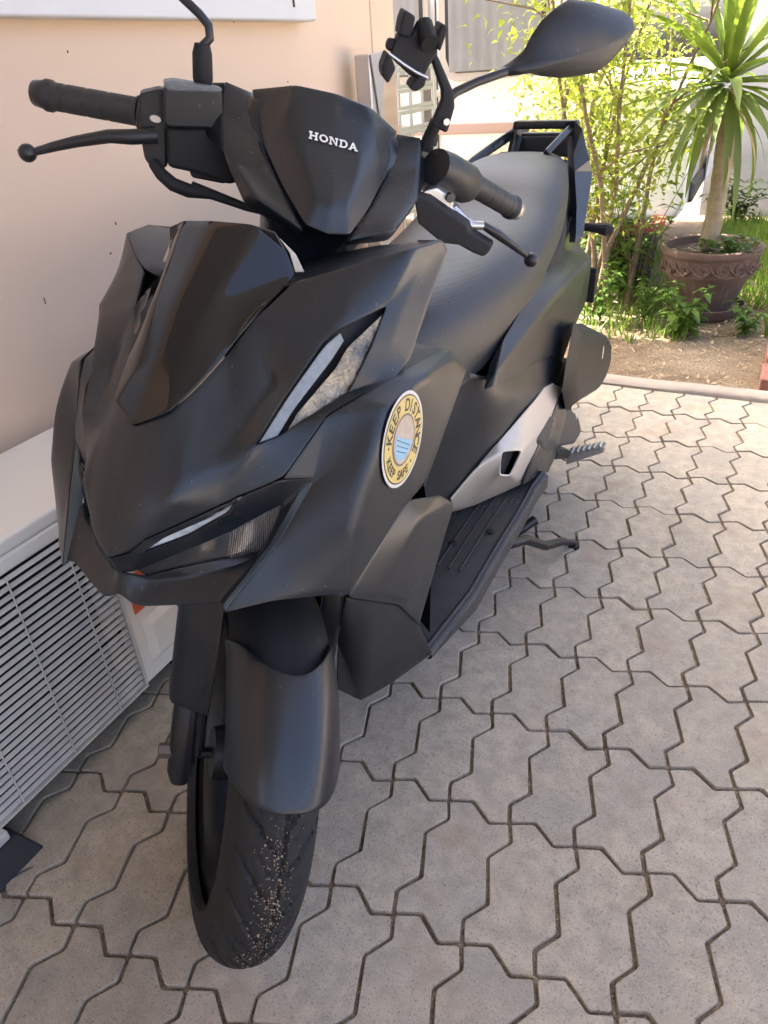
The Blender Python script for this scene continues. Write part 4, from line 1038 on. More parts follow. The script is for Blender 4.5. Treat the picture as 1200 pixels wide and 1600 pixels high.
# right mirror: boot, stem, head (the head lies outside the picture)
def mirror_part(stem, boot, head, sgn):
    b = tb('mirror', boot, [.0095, .0118, .0115, .0088], MPD, SCO, 14)
    tb('mirror_stem', stem, [.0052] * len(stem), MBM, b, 12)
    return b
mr = mirror_part([P(317, 72, .395), P(328, 60, .395), P(326, 40, .397), P(312, 22, .40), P(285, -4, .405), P(262, -28, .42), P(235, -45, .45)], [P(317, 134, .395), P(317, 124, .395), P(316, 84, .395), P(316, 68, .395)], None, -1)
# left side controls
w = MB(); e = (LB - LA) / np.linalg.norm(LB - LA)
LA2 = LA + np.array([0, 0, -.004]); w.tube([LA2 - e * .085, LA2 - e * .06, LA2 - e * .012, LA2 - e * .009, LA2 - e * .003, LA2], [.023, .026, .0265, .024, .0235, .019], 18); lsw = w.build('switch_housing', MPL, SCO, smooth=45, st=True)
w = MB(); w.prism([P(x, y, .40) for x, y in ((702, 262), (710, 254), (722, 258), (722, 270), (712, 272))], (.004, .03, .004)); w.build('turn_switch', MPD, lsw, smooth=30, bevel=.002, st=True)
w = MB(); w.prism([P(x, y, .33) for x, y in ((645, 304), (668, 309), (730, 352), (733, 363), (768, 384), (765, 393), (755, 403), (737, 396), (716, 384), (690, 381), (676, 370), (652, 350))], (.012, .022, .004)); lc = w.build('lever_bracket_cover', MPD, SCO, smooth=30, bevel=.004, st=True)
w = MB(); w.prism([P(x, y, .345) for x, y in ((655, 307), (664, 298), (682, 293), (700, 306), (709, 316), (706, 324), (714, 332), (727, 350), (722, 354))], (.012, .03, .004)); lb = w.build('lever_bracket', MAL, SCO, smooth=30, bevel=.003, st=True)
for (x, y) in ((668, 313), (695, 332)):
    c = P(x, y, .3435); w = MB(); w.tube([c, c + np.array([-.0005, -.002, .001])], .0032, 10); w.build('bolt', MBM, lb, st=True)
c = P(703, 311, .342); w = MB(); w.tube([c + np.array([0, .012, 0]), c + np.array([0, -.004, .002])], .0062, 6); w.build('bolt', MBM, lb, smooth=20, st=True)
lv = [P(x, y, Y) for x, y, Y in ((707, 326, .36), (726, 346, .355), (738, 352, .352), (755, 352, .35), (775, 364, .352), (800, 382, .355), (822, 399, .36))]
lo = tb('brake_lever', lv, [.0085, .0085, .0075, .0068, .0085, .007, .005], MBM, SCO, 12, sx=.8)
w = MB(); w.tube(lv[:4], [.0088, .0088, .0079, .0071], 12, sx=.8); w.build('lever_root', MAL, lo, smooth=50, st=True)
ball(P(830, 406, .362), .0105, MBM, lo)
# left mirror
MX = [SP(672, 226, Y=.40), SP(676, 208, Y=.40)]
mY = .47
stem = [SP(680, 200, Y=.405), SP(690, 170, Y=.415), SP(700, 155, Y=.42), SP(712, 144, Y=.425), SP(745, 128, Y=.435), SP(790, 112, Y=.452)]
ml = tb('mirror', [MX[0], MX[1]], [.009, .009], MPD, SCO, 12); tb('mirror_stem', stem, .0058, MBM, ml, 12)
outl = [(779, 110), (800, 96), (818, 80), (829, 58), (846, 33), (868, 13), (890, -1), (932, 5), (974, 18), (989, 29), (992, 44), (980, 63), (955, 92), (927, 114), (900, 119), (872, 122), (845, 119), (825, 114), (787, 119)]
po = [SP(x, y, Y=.455 + (x - 780) * .00038) for x, y in outl]; n = len(po)
c = sum(po[5:16]) / 11
def sc(k, d): return [c + (p - c) * (k if i not in (0, 1, n - 1) else k) + np.array([0, d, d * .3]) for i, p in enumerate(po)]
w = MB(); w.grid([sc(.0, -.030), sc(.35, -.0285), sc(.62, -.024), sc(.82, -.016), sc(.94, -.007), po, sc(.985, .004)], closeu=True)
mh = w.build('mirror_head', MPL, ml, smooth=60, st=True)
w = MB(); w.poly(sc(.975, .0042), [tuple(range(n))]); w.build('mirror_glass', MCH, ml, smooth=0, st=True)
rp = [np.array([-p[0], p[1], p[2]]) for p in po]
w = MB(); cm = c * np.array([-1, 1, 1])
def scm(k, d): return [cm + (p - cm) * (k if i not in (0, 1, n - 1) else k) + np.array([0, d, d * .3]) for i, p in enumerate(rp)]
sh = P(235, -45, .45) - (rp[0] + rp[-1]) / 2
w.grid([[q + sh for q in r_] for r_ in (scm(.0, -.03), scm(.35, -.0285), scm(.62, -.024), scm(.82, -.016), scm(.94, -.007), rp, scm(.985, .004), scm(.0, .004))], closeu=True); w.build('mirror_head', MPL, mr, smooth=60, st=True)

# ---- phone holder clamped at the left mirror
_o0 = set(bpy.data.objects)
PH = empty('phone_holder'); tag(PH, 'black plastic phone holder clamped to the mirror mount, its jaws empty', 'phone holder')
PH.matrix_world = _mm
Y0 = .372
w = MB(); w.prism([P(x, y, Y0 + .01) for x, y in ((673, 196), (690, 156), (690, 142), (672, 88), (683, 84), (710, 146), (711, 168), (699, 209))], (.004, .02, 0)); pa = w.build('arm', MPD, PH, smooth=30, bevel=.004, st=True)
c = P(697, 190, Y0 + .008); w = MB(); w.tube([c, c + np.array([0, -.003, 0])], .0042, 12); w.build('pivot_screw', MAL, pa, st=True)
w = MB(); w.tube([P(665, 232, .40), P(672, 212, .395), P(682, 190, .39)], [.0105, .0085, .0085], 12); w.build('clamp_post', MPD, PH, st=True)
w = MB(); w.prism([P(x, y, Y0 - .008) for x, y in ((611, 82), (622, 52), (643, 55), (652, 40), (684, 66), (684, 82), (673, 100), (660, 126), (640, 118), (612, 92))], (.004, .026, .002)); pb = w.build('body', MPD, PH, smooth=30, bevel=.005, st=True)
w = MB(); a = P(672, 68, Y0 - .02); b = P(660, 38, Y0 + .005); w.tube([a, a + (b - a) * .9, b], [.0105, .012, .008], 14); w.build('lock_knob', MPD, PH, st=True)
for pl in (((623, 55), (627, 32), (633, 15), (650, 26), (649, 33), (642, 60)), ((684, 75), (682, 58), (691, 36), (700, 42), (700, 48), (688, 82)), ((606, 82), (612, 90), (619, 108), (607, 132), (599, 122), (597, 105)), ((655, 118), (668, 120), (664, 136), (650, 144), (640, 140), (643, 132))):
    w = MB(); w.prism([P(x, y, Y0 - .014) for x, y in pl], (.002, .034, .002)); w.build('jaw', MPD, PH, smooth=30, bevel=.003, st=True)
w = MB(); w.prism([P(x, y, Y0 - .004) for x, y in ((604, 70), (609, 59), (622, 62), (618, 82), (606, 80))], (.002, .02, 0)); w.build('jaw_tab', MPD, PH, smooth=30, bevel=.003, st=True)
tb('rubber_band', [P(x, y, Y0 - .012) for x, y in ((608, 84), (630, 100), (650, 113), (668, 122))], .0022, MAL, PH, 8)

# ---- sticker on the left side cowl (sub-parts of that cowl)
pg = [W['g1'], W['wm'], (W['g0'] + W['f2']) / 2]
nn = np.cross(pg[1] - pg[0], pg[2] - pg[0]); nn /= np.linalg.norm(nn); nn = nn if nn[0] > 0 else -nn
def SK(px, py, lift):
    o = CB; d = BM @ wray(px, py); p0 = pg[0] + nn * lift
    return o + d * (((p0 - o) @ nn) / (d @ nn))
ce = SK(630, 687, .0025); top = SK(649, 613, .0025) - ce; sdv = SK(663, 660, .0025) - ce
uy = top / np.linalg.norm(top); ux = np.cross(uy, nn); ux = ux if ux @ (SK(660, 690, 0) - ce) > 0 else -ux
RS = np.linalg.norm(top); RXs = RS * .93
print('sticker', RS, np.linalg.norm(sdv), nn, [np.array(project(BO + (ce + ux * RXs * a + uy * RS * b) @ BM)).round() for a, b in ((1, 0), (-1, 0), (0, 1), (0, -1))])
def disc(name, r, m, lift, par, rx=None, cx=0, cy=0, inner=None, n=48):
    w = MB(); q = [ce + ux * (cx + r * RXs * math.cos(2 * math.pi * k / n)) + uy * (cy + r * RS * math.sin(2 * math.pi * k / n)) + nn * lift for k in range(n)]
    w.poly(q, [tuple(range(n))]); return w.build(name, m, par, smooth=0)
stk = disc('sticker', 1.0, MST_W, 0, cowls[1])
disc('sticker_ring', .93, MST_K, .0003, stk) if False else None
def poly2(name, pl, m, lift, par):
    w = MB(); w.poly([ce + ux * x * RXs + uy * y * RS + nn * lift for x, y in pl], [tuple(range(len(pl)))]); return w.build(name, m, par, smooth=0)
# flat prints, each a hair above the one below, all children of the cowl
disc('sticker_border', .93, MST_K, .00025, cowls[1]); disc('sticker_band', .90, MST_Y, .0005, cowls[1]); disc('sticker_field', .55, MST_G, .00075, cowls[1])
disc('sticker_field', .50, MST_C, .001, cowls[1])
poly2('sticker_mask', [(-.42, .02), (-.15, -.02), (.15, .06), (.44, .10), (.40, -.12), (.22, -.36), (-.05, -.46), (-.3, -.34)], MST_B, .00125, cowls[1])
for k in range(3):
    y = -.08 - .1 * k; poly2('sticker_mask_fold', [(-.36 + .05 * k, y - .02), (.38 - .06 * k, y + .05), (.38 - .06 * k, y + .065), (-.36 + .05 * k, y - .005)], MST_K, .0014, cowls[1])
def letter_mesh(ch):
    cu = bpy.data.curves.new('t', 'FONT'); cu.body = ch; cu.size = 1; cu.offset = .025
    ob = bpy.data.objects.new('t', cu); COL.objects.link(ob)
    dg = bpy.context.evaluated_depsgraph_get(); me = bpy.data.meshes.new_from_object(ob.evaluated_get(dg))
    v = [tuple(q.co) for q in me.vertices]; f = [tuple(p.vertices) for p in me.polygons]
    bpy.data.objects.remove(ob); bpy.data.curves.remove(cu); bpy.data.meshes.remove(me)
    return v, f
def ring_text(txt, a0, a1, rad, size, flip, name):
    w = MB(); n = len(txt)
    for i, ch in enumerate(txt):
        if ch == ' ': continue
        v, f = letter_mesh(ch); xs = [q[0] for q in v]; mx = (min(xs) + max(xs)) / 2
        a = R_(a0 + (a1 - a0) * i / (n - 1)); er = np.array([math.cos(a), math.sin(a)]); et = np.array([math.sin(a), -math.cos(a)])
        if flip: er, et = -er, -et
        pp = []
        for x, y, z in v:
            q = np.array([math.cos(a), math.sin(a)]) * rad + et * (x - mx) * size * .95 + er * (y - .35) * size
            pp.append(ce + ux * q[0] * RXs + uy * q[1] * RS + nn * .0008)
        w.poly(pp, f)
    return w.build(name, MST_K, cowls[1], smooth=0, fix=False)
ring_text('KEEP DISTANCE', 193, -3, .725, .36, False, 'sticker_lettering'); ring_text('KEEP SAFE', 232, 318, .73, .27, True, 'sticker_lettering')
for a in (208, -24):
    disc('sticker_dot', .03, MST_K, .0009, cowls[1], cx=.73 * RXs * math.cos(R_(a)), cy=.73 * RS * math.sin(R_(a)))

# ================================================================== garden and what stands behind
def leaf_mat(name, c1, c2, trans=.5, rough=.45):
    m = bpy.data.materials.new(name); m.use_nodes = True
    nt = m.node_tree; N = nt.nodes; K = nt.links
    for n in list(N): N.remove(n)
    out = N.new('ShaderNodeOutputMaterial'); b = N.new('ShaderNodeBsdfPrincipled'); t = N.new('ShaderNodeBsdfTranslucent'); mx = N.new('ShaderNodeMixShader')
    b.inputs['Roughness'].default_value = rough; b.inputs['Specular IOR Level'].default_value = .35
    ge = N.new('ShaderNodeNewGeometry'); nz = N.new('ShaderNodeTexNoise'); nz.inputs['Scale'].default_value = 7; nz.inputs['Detail'].default_value = 3
    K.new(ge.outputs['Position'], nz.inputs['Vector'])
    ad = N.new('ShaderNodeMath'); ad.operation = 'ADD'; K.new(ge.outputs['Random Per Island'], ad.inputs[0]); K.new(nz.outputs[0], ad.inputs[1])
    r = N.new('ShaderNodeMapRange'); r.inputs[1].default_value = .35; r.inputs[2].default_value = 1.2; K.new(ad.outputs[0], r.inputs[0])
    c = N.new('ShaderNodeMix'); c.data_type = 'RGBA'; c.inputs[6].default_value = (*c1, 1); c.inputs[7].default_value = (*c2, 1); K.new(r.outputs[0], c.inputs[0])
    g = N.new('ShaderNodeMix'); g.data_type = 'RGBA'; g.blend_type = 'MULTIPLY'; g.inputs[0].default_value = 1; g.inputs[7].default_value = (1.9, 1.95, .95, 1)
    K.new(c.outputs[2], g.inputs[6]); K.new(c.outputs[2], b.inputs['Base Color']); K.new(g.outputs[2], t.inputs[0])
    mx.inputs[0].default_value = trans
    K.new(b.outputs[0], mx.inputs[1]); K.new(t.outputs[0], mx.inputs[2]); K.new(mx.outputs[0], out.inputs[0])
    return m
ML_SH = leaf_mat('shrub_leaf', (.10, .14, .03), (.24, .26, .07), .58)
ML_WD = leaf_mat('weed_leaf', (.055, .115, .024), (.12, .19, .04))
ML_PA = leaf_mat('palm_leaf', (.05, .095, .025), (.12, .16, .04), .38)
ML_GR = leaf_mat('grass_blade', (.06, .12, .02), (.13, .19, .04))
ML_DK = leaf_mat('dark_leaf', (.02, .04, .012), (.05, .08, .02), .3)
M_BARK = mat('bark', (.17, .12, .075), .9, noise=(30, .8, (.25, .19, .12)), bump=('noise', 60, .8, .008))
M_PTRUNK = mat('palm_trunk', (.33, .27, .17), .85, noise=(24, .9, (.20, .165, .10)), bump=('noise', 70, .7, .006))
M_POT = mat('terracotta', (.155, .095, .07), .85, noise=(7, .9, (.085, .055, .042)), bump=('noise', 90, .35, .003))
M_SOIL = mat('potting_soil', (.05, .035, .025), .95, noise=(40, .8, (.09, .065, .045)))
M_BPOT = mat('black_planter', (.02, .018, .017), .6)
M_RPOT = mat('red_rim', (.35, .09, .05), .6)
M_BRICK = mat('red_brick', (.30, .13, .09), .9, noise=(20, .8, (.2, .09, .07)), bump=('noise', 120, .5, .003))
M_STRAW = mat('dry_litter', (.42, .32, .19), .9, noise=(9, .9, (.22, .15, .08)))
M_VAN = mat('van_white', (.72, .73, .74), .25, coat=.5)
M_GLASS = mat('van_glass', (.03, .034, .038), .05, spec=.6)
M_CURT = mat('van_curtain', (.21, .225, .25), .9, noise=(4, .6, (.16, .17, .19)))
M_VTRIM = mat('van_trim', (.025, .025, .027), .5)
M_VMOLD = mat('van_moulding', (.33, .24, .22), .5)
M_ALU = mat('ladder_aluminium', (.5, .49, .47), .4, metal=.65, noise=(12, .6, (.5, .49, .47)))
M_GREYPL = mat('grey_hinge', (.34, .33, .32), .5)
rg = random.Random(21)

def leaf(w, c, d, up, ln, wd, fold=.25, droop=.2):
    d = np.array(d, float); d /= np.linalg.norm(d) + 1e-9; up = np.array(up, float)
    s = np.cross(d, up); s /= np.linalg.norm(s) + 1e-9; n = np.cross(s, d)
    c = np.array(c, float)
    w.poly([c, c + d * ln * .4 + s * wd + n * wd * fold, c + d * ln * .45, c + d * ln * .4 - s * wd + n * wd * fold, c + d * ln - n * ln * droop],
           [(0, 1, 2), (0, 2, 3), (1, 4, 2), (2, 4, 3)])

# ---- van
vc = onz(1066, 346, .29)
VAN = empty('white_van', (vc[0] - .02, vc[1] + .05, 0), R_(2))
tag(VAN, 'white van parked beyond the wall, its nose showing behind the shrub', 'van')
prof = [(-.02, .28), (.02, .36), (.02, .56), (-.02, .80), (-.12, .90), (-.75, 1.0), (-.95, 1.04), (-1.75, 1.72), (-2.1, 1.86), (-4.3, 1.88), (-4.55, 1.2), (-4.6, .5), (-4.5, .3), (-3.9, .28), (-3.85, .5), (-3.6, .66), (-3.3, .5), (-3.25, .28), (-1.25, .28), (-1.2, .5), (-.95, .66), (-.65, .5), (-.6, .28)]
w = MB(); n = len(prof)
w.grid([[(x * .99, .05, z) for x, z in prof], [(x, 0.0, z) for x, z in prof]] and [[(x, .06 if z > .95 else .0, z) for x, z in prof], [(x, 1.62 if z > .95 else 1.68, z) for x, z in prof]], closeu=True)
w.f.append(tuple(range(n - 1, -1, -1))); w.f.append(tuple(n + k for k in range(n)))
w.build('body', M_VAN, VAN, smooth=30, bevel=.035, seg=3)
def vloc(px, py, y=-.006):      # pixel on the near side of the van -> its local x,z
    a = Matrix.Rotation(R_(-2), 3, 'Z')
    o = a @ (Vector(CAM) - VAN.location); d = a @ Vector(wray(px, py)); t = (y - o[1]) / d[1]
    q = o + d * t; return q[0], q[2]
def vrect(name, pl, m, y0, y1, par):
    w = MB(); w.prism([(x, y0, z) for x, z in pl], (0, y1 - y0, 0)); return w.build(name, m, par, smooth=0, bevel=.004)
for (xa, xb, r) in ((697, 850, 1), (560, 664, 0)):
    x0, zb_ = vloc(xa, 108); x1, _ = vloc(xb, 108)
    zb_ = vloc(760, 112)[1]
    pl = [(x0 + .06, zb_), (x0 + .02, zb_ + .02), (x0, zb_ + .07), (x0, 1.62), (x1, 1.62), (x1, zb_ + .01), (x1 - .02, zb_)]
    fr = vrect('window', [(x0 + .05, zb_ - .035), (x0 - .01, zb_ - .01), (x0 - .035, zb_ + .06), (x0 - .035, 1.65), (x1 + .03, 1.65), (x1 + .03, zb_ - .03)], M_GREYPL, -.012, .02, VAN)
    vrect('pane', pl, M_GLASS, -.015, .005, fr)
    w = MB(); xs = np.linspace(x0 + .02, x1 - .02, 30); w.grid([[(x, -.0175 - .0012 * math.sin(i * 1.7), z) for i, x in enumerate(xs)] for z in (zb_ + .008, zb_ + .3, 1.58)])
    w.build('curtain', M_CURT, fr, smooth=60)
for px in (683, 640):
    x, _ = vloc(px, 150); w = MB(); w.box((x, -.001, .95), (.008, .004, 1.2)); w.build('door_gap', M_VTRIM, VAN, smooth=0)
x, z = vloc(687, 146); w = MB(); w.box((x, -.012, z), (.06, .02, .035)); w.build('door_handle', M_GREYPL, VAN, smooth=0, bevel=.006)
x0, z = vloc(640, 204); x1, _ = vloc(900, 204); w = MB(); w.box(((x0 + x1) / 2 - .6, -.006, z), (abs(x1 - x0) + 1.2, .014, .05)); w.build('side_moulding', M_VMOLD, VAN, smooth=0, bevel=.005)
for wx in (-.92, -3.57):
    w = MB(); w.lathe([(.0, .0), (.18, .0), (.2, .02), (.29, .0), (.3, .04), (.3, .2)], (0, 0, 0), 'Y', 28); o = w.build('wheel', M_VTRIM, VAN, smooth=40); o.location = (wx, -.01, .3)
    w = MB(); w.lathe([(.0, -.012), (.12, -.01), (.17, -.004), (.18, .01)], (0, 0, 0), 'Y', 20); h_ = w.build('hub_cap', M_ALU, o, smooth=40)
w = MB(); w.box((.012, .84, .68), (.05, 1.35, .22)); gq = w.build('grille', M_VTRIM, VAN, smooth=0, bevel=.02)
for k in range(4):
    w = MB(); w.box((.042, .84, .60 + k * .055), (.02, 1.3, .018)); w.build('chrome_bar', MCH, gq, smooth=0, bevel=.004)
for y in (.2, 1.48):
    w = MB(); w.box((-.02, y, .8), (.1, .32, .13)); w.build('headlamp', MLH, VAN, smooth=0, bevel=.03)
w = MB(); w.box((.055, .84, .46), (.012, .42, .14)); w.build('number_plate', M_WHITE, VAN, smooth=0, bevel=.004)
w = MB(); w.box((.01, .84, .40), (.07, 1.5, .1)); w.build('bumper_intake', M_VTRIM, VAN, smooth=0, bevel=.02)

# ---- grey boundary wall behind
gw = onz(1150, 332, 0)
w = MB(); w.box((gw[0] + 2.2, gw[1] + .1, 1.1), (4.9, .16, 2.4)); tag(w.build('boundary_wall', M_WALL2, None, smooth=0, bevel=.01), 'stained grey boundary wall behind the potted palm', 'wall')
for i, (x, y, hh, lab) in enumerate(((-5.5, 9.5, 4.2, 'tall leafy tree behind the white van'), (.8, 9.0, 4.6, 'dark tree standing behind the grey boundary wall'))):
    t = empty('garden_tree', (x, y, 0)); tag(t, lab, 'tree')
    w = MB(); w.tube([(0, 0, -.05), (.05, 0, hh * .3), (.0, .1, hh * .55)], [.16, .12, .07], 10)
    for k in range(5): a = k * 1.3; w.tube([(.02, .05, hh * .4), (math.cos(a) * 1.0, math.sin(a) * 1.0, hh * .75)], [.06, .02], 6)
    w.build('trunk', M_BARK, t)
    w = MB()
    for _ in range(5200):
        v = np.array([rg.gauss(0, 1) for _ in range(3)]); v /= np.linalg.norm(v); cl = rg.randrange(14)
        cc = np.array([math.cos(cl * 2.4) * 1.1, math.sin(cl * 2.4) * 1.1, hh * .72 + .5 * math.sin(cl * 1.7)])
        c = cc + v * .75 * rg.random() ** .4
        leaf(w, c, (rg.gauss(0, 1), rg.gauss(0, 1), rg.gauss(-.2, .7)), (0, 0, 1), rg.uniform(.1, .18), .04)
    w.build('crown', ML_DK if i else ML_WD, t, smooth=0, fix=False)

# ---- shrub in front of the van
sb = onz(925, 474, 0)
SH = empty('flowering_shrub', (sb[0], sb[1], 0)); tag(SH, 'sunlit yellow-green shrub with thin stems behind the scooter seat', 'shrub')
tips = []
for k in range(9):
    a = rg.uniform(0, 6.28); b0 = np.array([rg.gauss(0, .10), rg.gauss(0, .08), -.03])
    p = [b0]; dd = np.array([math.cos(a) * .16 + .02, math.sin(a) * .16, 1.0])
    for q in range(6):
        dd = dd + np.array([rg.gauss(0, .12), rg.gauss(0, .12), .02]); p.append(p[-1] + dd / np.linalg.norm(dd) * .3)
    w = MB(); w.tube(p, [.014, .012, .010, .008, .006, .004, .002], 7); w.build('stem', M_BARK, SH, smooth=60)
    tips += p[2:]
    w = MB()
    for q in range(5):
        t = p[rg.randrange(2, 6)]; e = t + np.array([rg.gauss(0, .25), rg.gauss(0, .2), rg.uniform(.1, .35)]); w.tube([t, (t + e) / 2 + np.array([0, 0, .03]), e], [.005, .004, .002], 5); tips += [e, (t + e) / 2]
    tag(w.build('twigs', M_BARK, SH, smooth=60), kind='stuff')
w = MB()
for t in tips:
    for q in range(rg.randrange(50, 100)):
        c = t + np.array([rg.gauss(0, .13), rg.gauss(0, .13), rg.gauss(.02, .13)])
        if c[2] < .35 or abs(c[0] - .02) > .33 + .05 * math.sin(c[2] * 9): continue
        leaf(w, c, (rg.gauss(0, 1), rg.gauss(0, 1), rg.gauss(-.1, .6)), (rg.gauss(0, .4), rg.gauss(0, .4), 1), rg.uniform(.022, .048), rg.uniform(.007, .013))
w.build('crown', ML_SH, SH, smooth=0, fix=False)

# ---- leafy plants at the foot of the shrub and beside the pot
def leafy(px, py, hgt, nst, spread, ls, label, z=-.02, m=ML_WD):
    b = onz(px, py, z); t = empty('leafy_plant', (b[0], b[1], z)); tag(t, label, 'plant', 'leafy plants along the garden edge')
    w = MB(); f = MB()
    for k in range(nst):
        a = rg.uniform(0, 6.28); s = rg.uniform(.3, 1) * spread; h1 = hgt * rg.uniform(.55, 1.05)
        p = [np.array([rg.gauss(0, .03), rg.gauss(0, .03), 0]), np.array([math.cos(a) * s * .4, math.sin(a) * s * .4, h1 * .55]), np.array([math.cos(a) * s, math.sin(a) * s, h1])]
        w.tube(p, [.004, .003, .0015], 5)
        for q in range(9):
            u = (q + 1) / 9.5; c = p[0] * (1 - u) ** 2 + 2 * p[1] * u * (1 - u) + p[2] * u * u
            for sg in (0, 3.14):
                aa = a + q * 1.6 + sg + rg.gauss(0, .3); leaf(f, c, (math.cos(aa), math.sin(aa), rg.gauss(.1, .25)), (0, 0, 1), ls * rg.uniform(.6, 1.15), ls * .22, .3, .25)
    w.build('stems', M_BARK if hgt > .5 else ML_GR, t, smooth=60); f.build('foliage', m, t, smooth=0, fix=False)
leafy(905, 470, .75, 9, .18, .09, 'leafy green plant right beside the scooter tail')
leafy(945, 462, .62, 8, .2, .085, 'leafy plant in front of the black planter')
leafy(985, 470, .55, 9, .2, .075, 'bushy plant between the planter and the palm pot')
leafy(1000, 420, .42, 6, .16, .07, 'sunlit plant standing behind the planter', m=ML_SH)
leafy(925, 500, .3, 6, .14, .06, 'low plant at the dirt edge behind the scooter')
leafy(1062, 522, .2, 8, .10, .075, 'small leafy weed growing in front of the palm pot')
leafy(1172, 520, .13, 5, .12, .05, 'thin weed right of the pot saucer')
leafy(1150, 345, .3, 9, .3, .09, 'dark plant at the foot of the grey wall', m=ML_DK)
leafy(1010, 500, .22, 6, .14, .05, 'low weed left of the pot saucer')

# ---- black planter with a red rim
pb = onz(972, 446, -.02); PB = empty('planter', (pb[0], pb[1], -.02)); tag(PB, 'black planter with a red rim among the leafy plants', 'planter')
w = MB(); w.lathe([(.0, 0), (.13, 0), (.16, .30), (.15, .30), (.14, .26), (.0, .25)], (0, 0, 0), 'Z', 28); w.build('tub', M_BPOT, PB)
w = MB(); w.lathe([(.158, .29), (.175, .29), (.178, .33), (.15, .33), (.15, .29)], (0, 0, 0), 'Z', 28); w.build('rim', M_RPOT, PB)

# ---- potted palm
pc = onz(1114, 484, 0.0)
PV_ = pc[1]
def pv(px, py): q = onv(px, py, PV_); return q
rimR = (pv(1195, 385)[0] - pv(1031, 385)[0]) / 2; baseR = (pv(1162, 480)[0] - pv(1072, 480)[0]) / 2; rimZ = pv(1113, 384)[2]
rimC = (pv(1195, 385)[0] + pv(1031, 385)[0]) / 2
POT = empty('plant_pot', (rimC, PV_ + .05, -.03)); tag(POT, 'large brown terracotta pot with scroll band and ribbed sides', 'plant pot')
Hh = rimZ + .03
print('van', vc, 'shrub', sb, 'planter', pb); print('pot', rimR, baseR, rimZ, pc)
w = MB(); NT = 112; rows = []
pf = [(baseR * .98, .03), (baseR, .04), (baseR * 1.12, Hh * .25), (baseR * 1.30, Hh * .45), (rimR * .87, Hh * .60), (rimR * .90, Hh * .63), (rimR * .915, Hh * .64), (rimR * .90, Hh * .66), (rimR * .93, Hh * .85), (rimR * .94, Hh * .875), (rimR * .99, Hh * .89), (rimR * 1.01, Hh * .93), (rimR * 1.0, Hh * .985), (rimR * .96, Hh), (rimR * .90, Hh * .985), (rimR * .87, Hh * .88), (rimR * .1, Hh * .87)]
for i, (r, z) in enumerate(pf):
    rows.append([((r * (1 + (.014 * (1 if math.cos(28 * 2 * math.pi * k / NT) > 0 else -1) if 1 <= i <= 3 else 0))) * math.cos(2 * math.pi * k / NT), (r * (1 + (.014 * (1 if math.cos(28 * 2 * math.pi * k / NT) > 0 else -1) if 1 <= i <= 3 else 0))) * math.sin(2 * math.pi * k / NT), z) for k in range(NT)])
w.grid(rows, closeu=True); w.f.append(tuple(range(NT - 1, -1, -1))); w.build('pot_body', M_POT, POT, smooth=50)
w = MB(); r = rimR * .925; pth = []
for k in range(26):
    t = k / 25; a = t * 2.4 * 2 * math.pi; q = .030 * (1 - t * .75); pth.append((q * math.cos(a) , -r - .001, q * math.sin(a)))
w.tube(pth, .0045, 5); w.tube([(.03, -r, 0), (.05, -r, -.018), (.075, -r + .006, -.028), (.095, -r + .01, -.008)], .004, 5)
s0 = w.build('scroll', M_POT, POT, smooth=60)
for k in range(16):
    o = s0 if k == 0 else link('scroll', s0.data, None, POT)
    o.rotation_euler = (0, 0, k * 2 * math.pi / 16); o.location = (0, 0, Hh * .755)
w = MB(); w.lathe([(rimR * .86, Hh * .89), (0.0, Hh * .90)], (0, 0, 0), 'Z', 24); w.build('soil', M_SOIL, POT)
sr = (pv(1184, 488)[0] - pv(1050, 488)[0]) / 2
SA = empty('pot_saucer', (rimC, PV_ + .05, -.03)); tag(SA, 'round brown saucer under the terracotta pot', 'saucer')
w = MB(); w.lathe([(0.0, .005), (sr * .9, .005), (sr * .98, .03), (sr, .05), (sr * .96, .052), (sr * .9, .028), (0, .026)], (0, 0, 0), 'Z', 40); w.build('dish', M_POT, SA)
# palm
tb0 = pv(1106, 375); tt0 = pv(1133, 140)
PAL = empty('potted_palm', (tb0[0], PV_ + .05, Hh * .86)); tag(PAL, 'spiky long-leaved palm growing in the terracotta pot', 'palm')
o_ = np.array(PAL.location); tp = tt0 + np.array([0, .05, 0]) - o_; bt = np.array([0, 0, 0.])
w = MB(); pth = [bt + (tp - bt) * t + np.array([.018 * math.sin(t * 3.1), 0, 0]) for t in np.linspace(0, 1, 14)]
w.tube(pth, [(.040 - .010 * t) * (1 + .05 * (-1) ** i) for i, t in enumerate(np.linspace(0, 1, 14))], 14); w.build('trunk', M_PTRUNK, PAL, smooth=70)
def strap(base, az, el, ln, wd, droop):
    w = MB(); rows = []; p = np.array(base, float); n = 9; e = el
    for k in range(n + 1):
        t = k / n; d = np.array([math.cos(az) * math.cos(e), math.sin(az) * math.cos(e), math.sin(e)])
        s = np.array([-math.sin(az), math.cos(az), 0]); nn_ = np.cross(d, s) * -1
        q = wd * (min(1, .55 + t * 2) * (1 - t ** 2.6) + .02)
        rows.append([p - s * q + nn_ * q * -.3 * 0 + np.array([0, 0, q * .45]), p, p + s * q + np.array([0, 0, q * .45])])
        p = p + d * ln / n; e -= droop / n
    w.grid(rows); return w
nl = 0
for k in range(74):
    f = k / 74; az = k * 2.39996 + rg.gauss(0, .15)
    el = R_(80 - 125 * f + rg.gauss(0, 7)); ln = rg.uniform(.5, .68) * (.8 + .25 * math.sin(math.pi * min(1, f + .15)))
    b = tp + np.array([math.cos(az) * .02, math.sin(az) * .02, .10 * (1 - f) - .02])
    w = strap(b, az, el, ln, rg.uniform(.017, .026), R_(8 + 48 * rg.random()) * (.35 + f)); w.build('leaf', ML_PA, PAL, smooth=60)
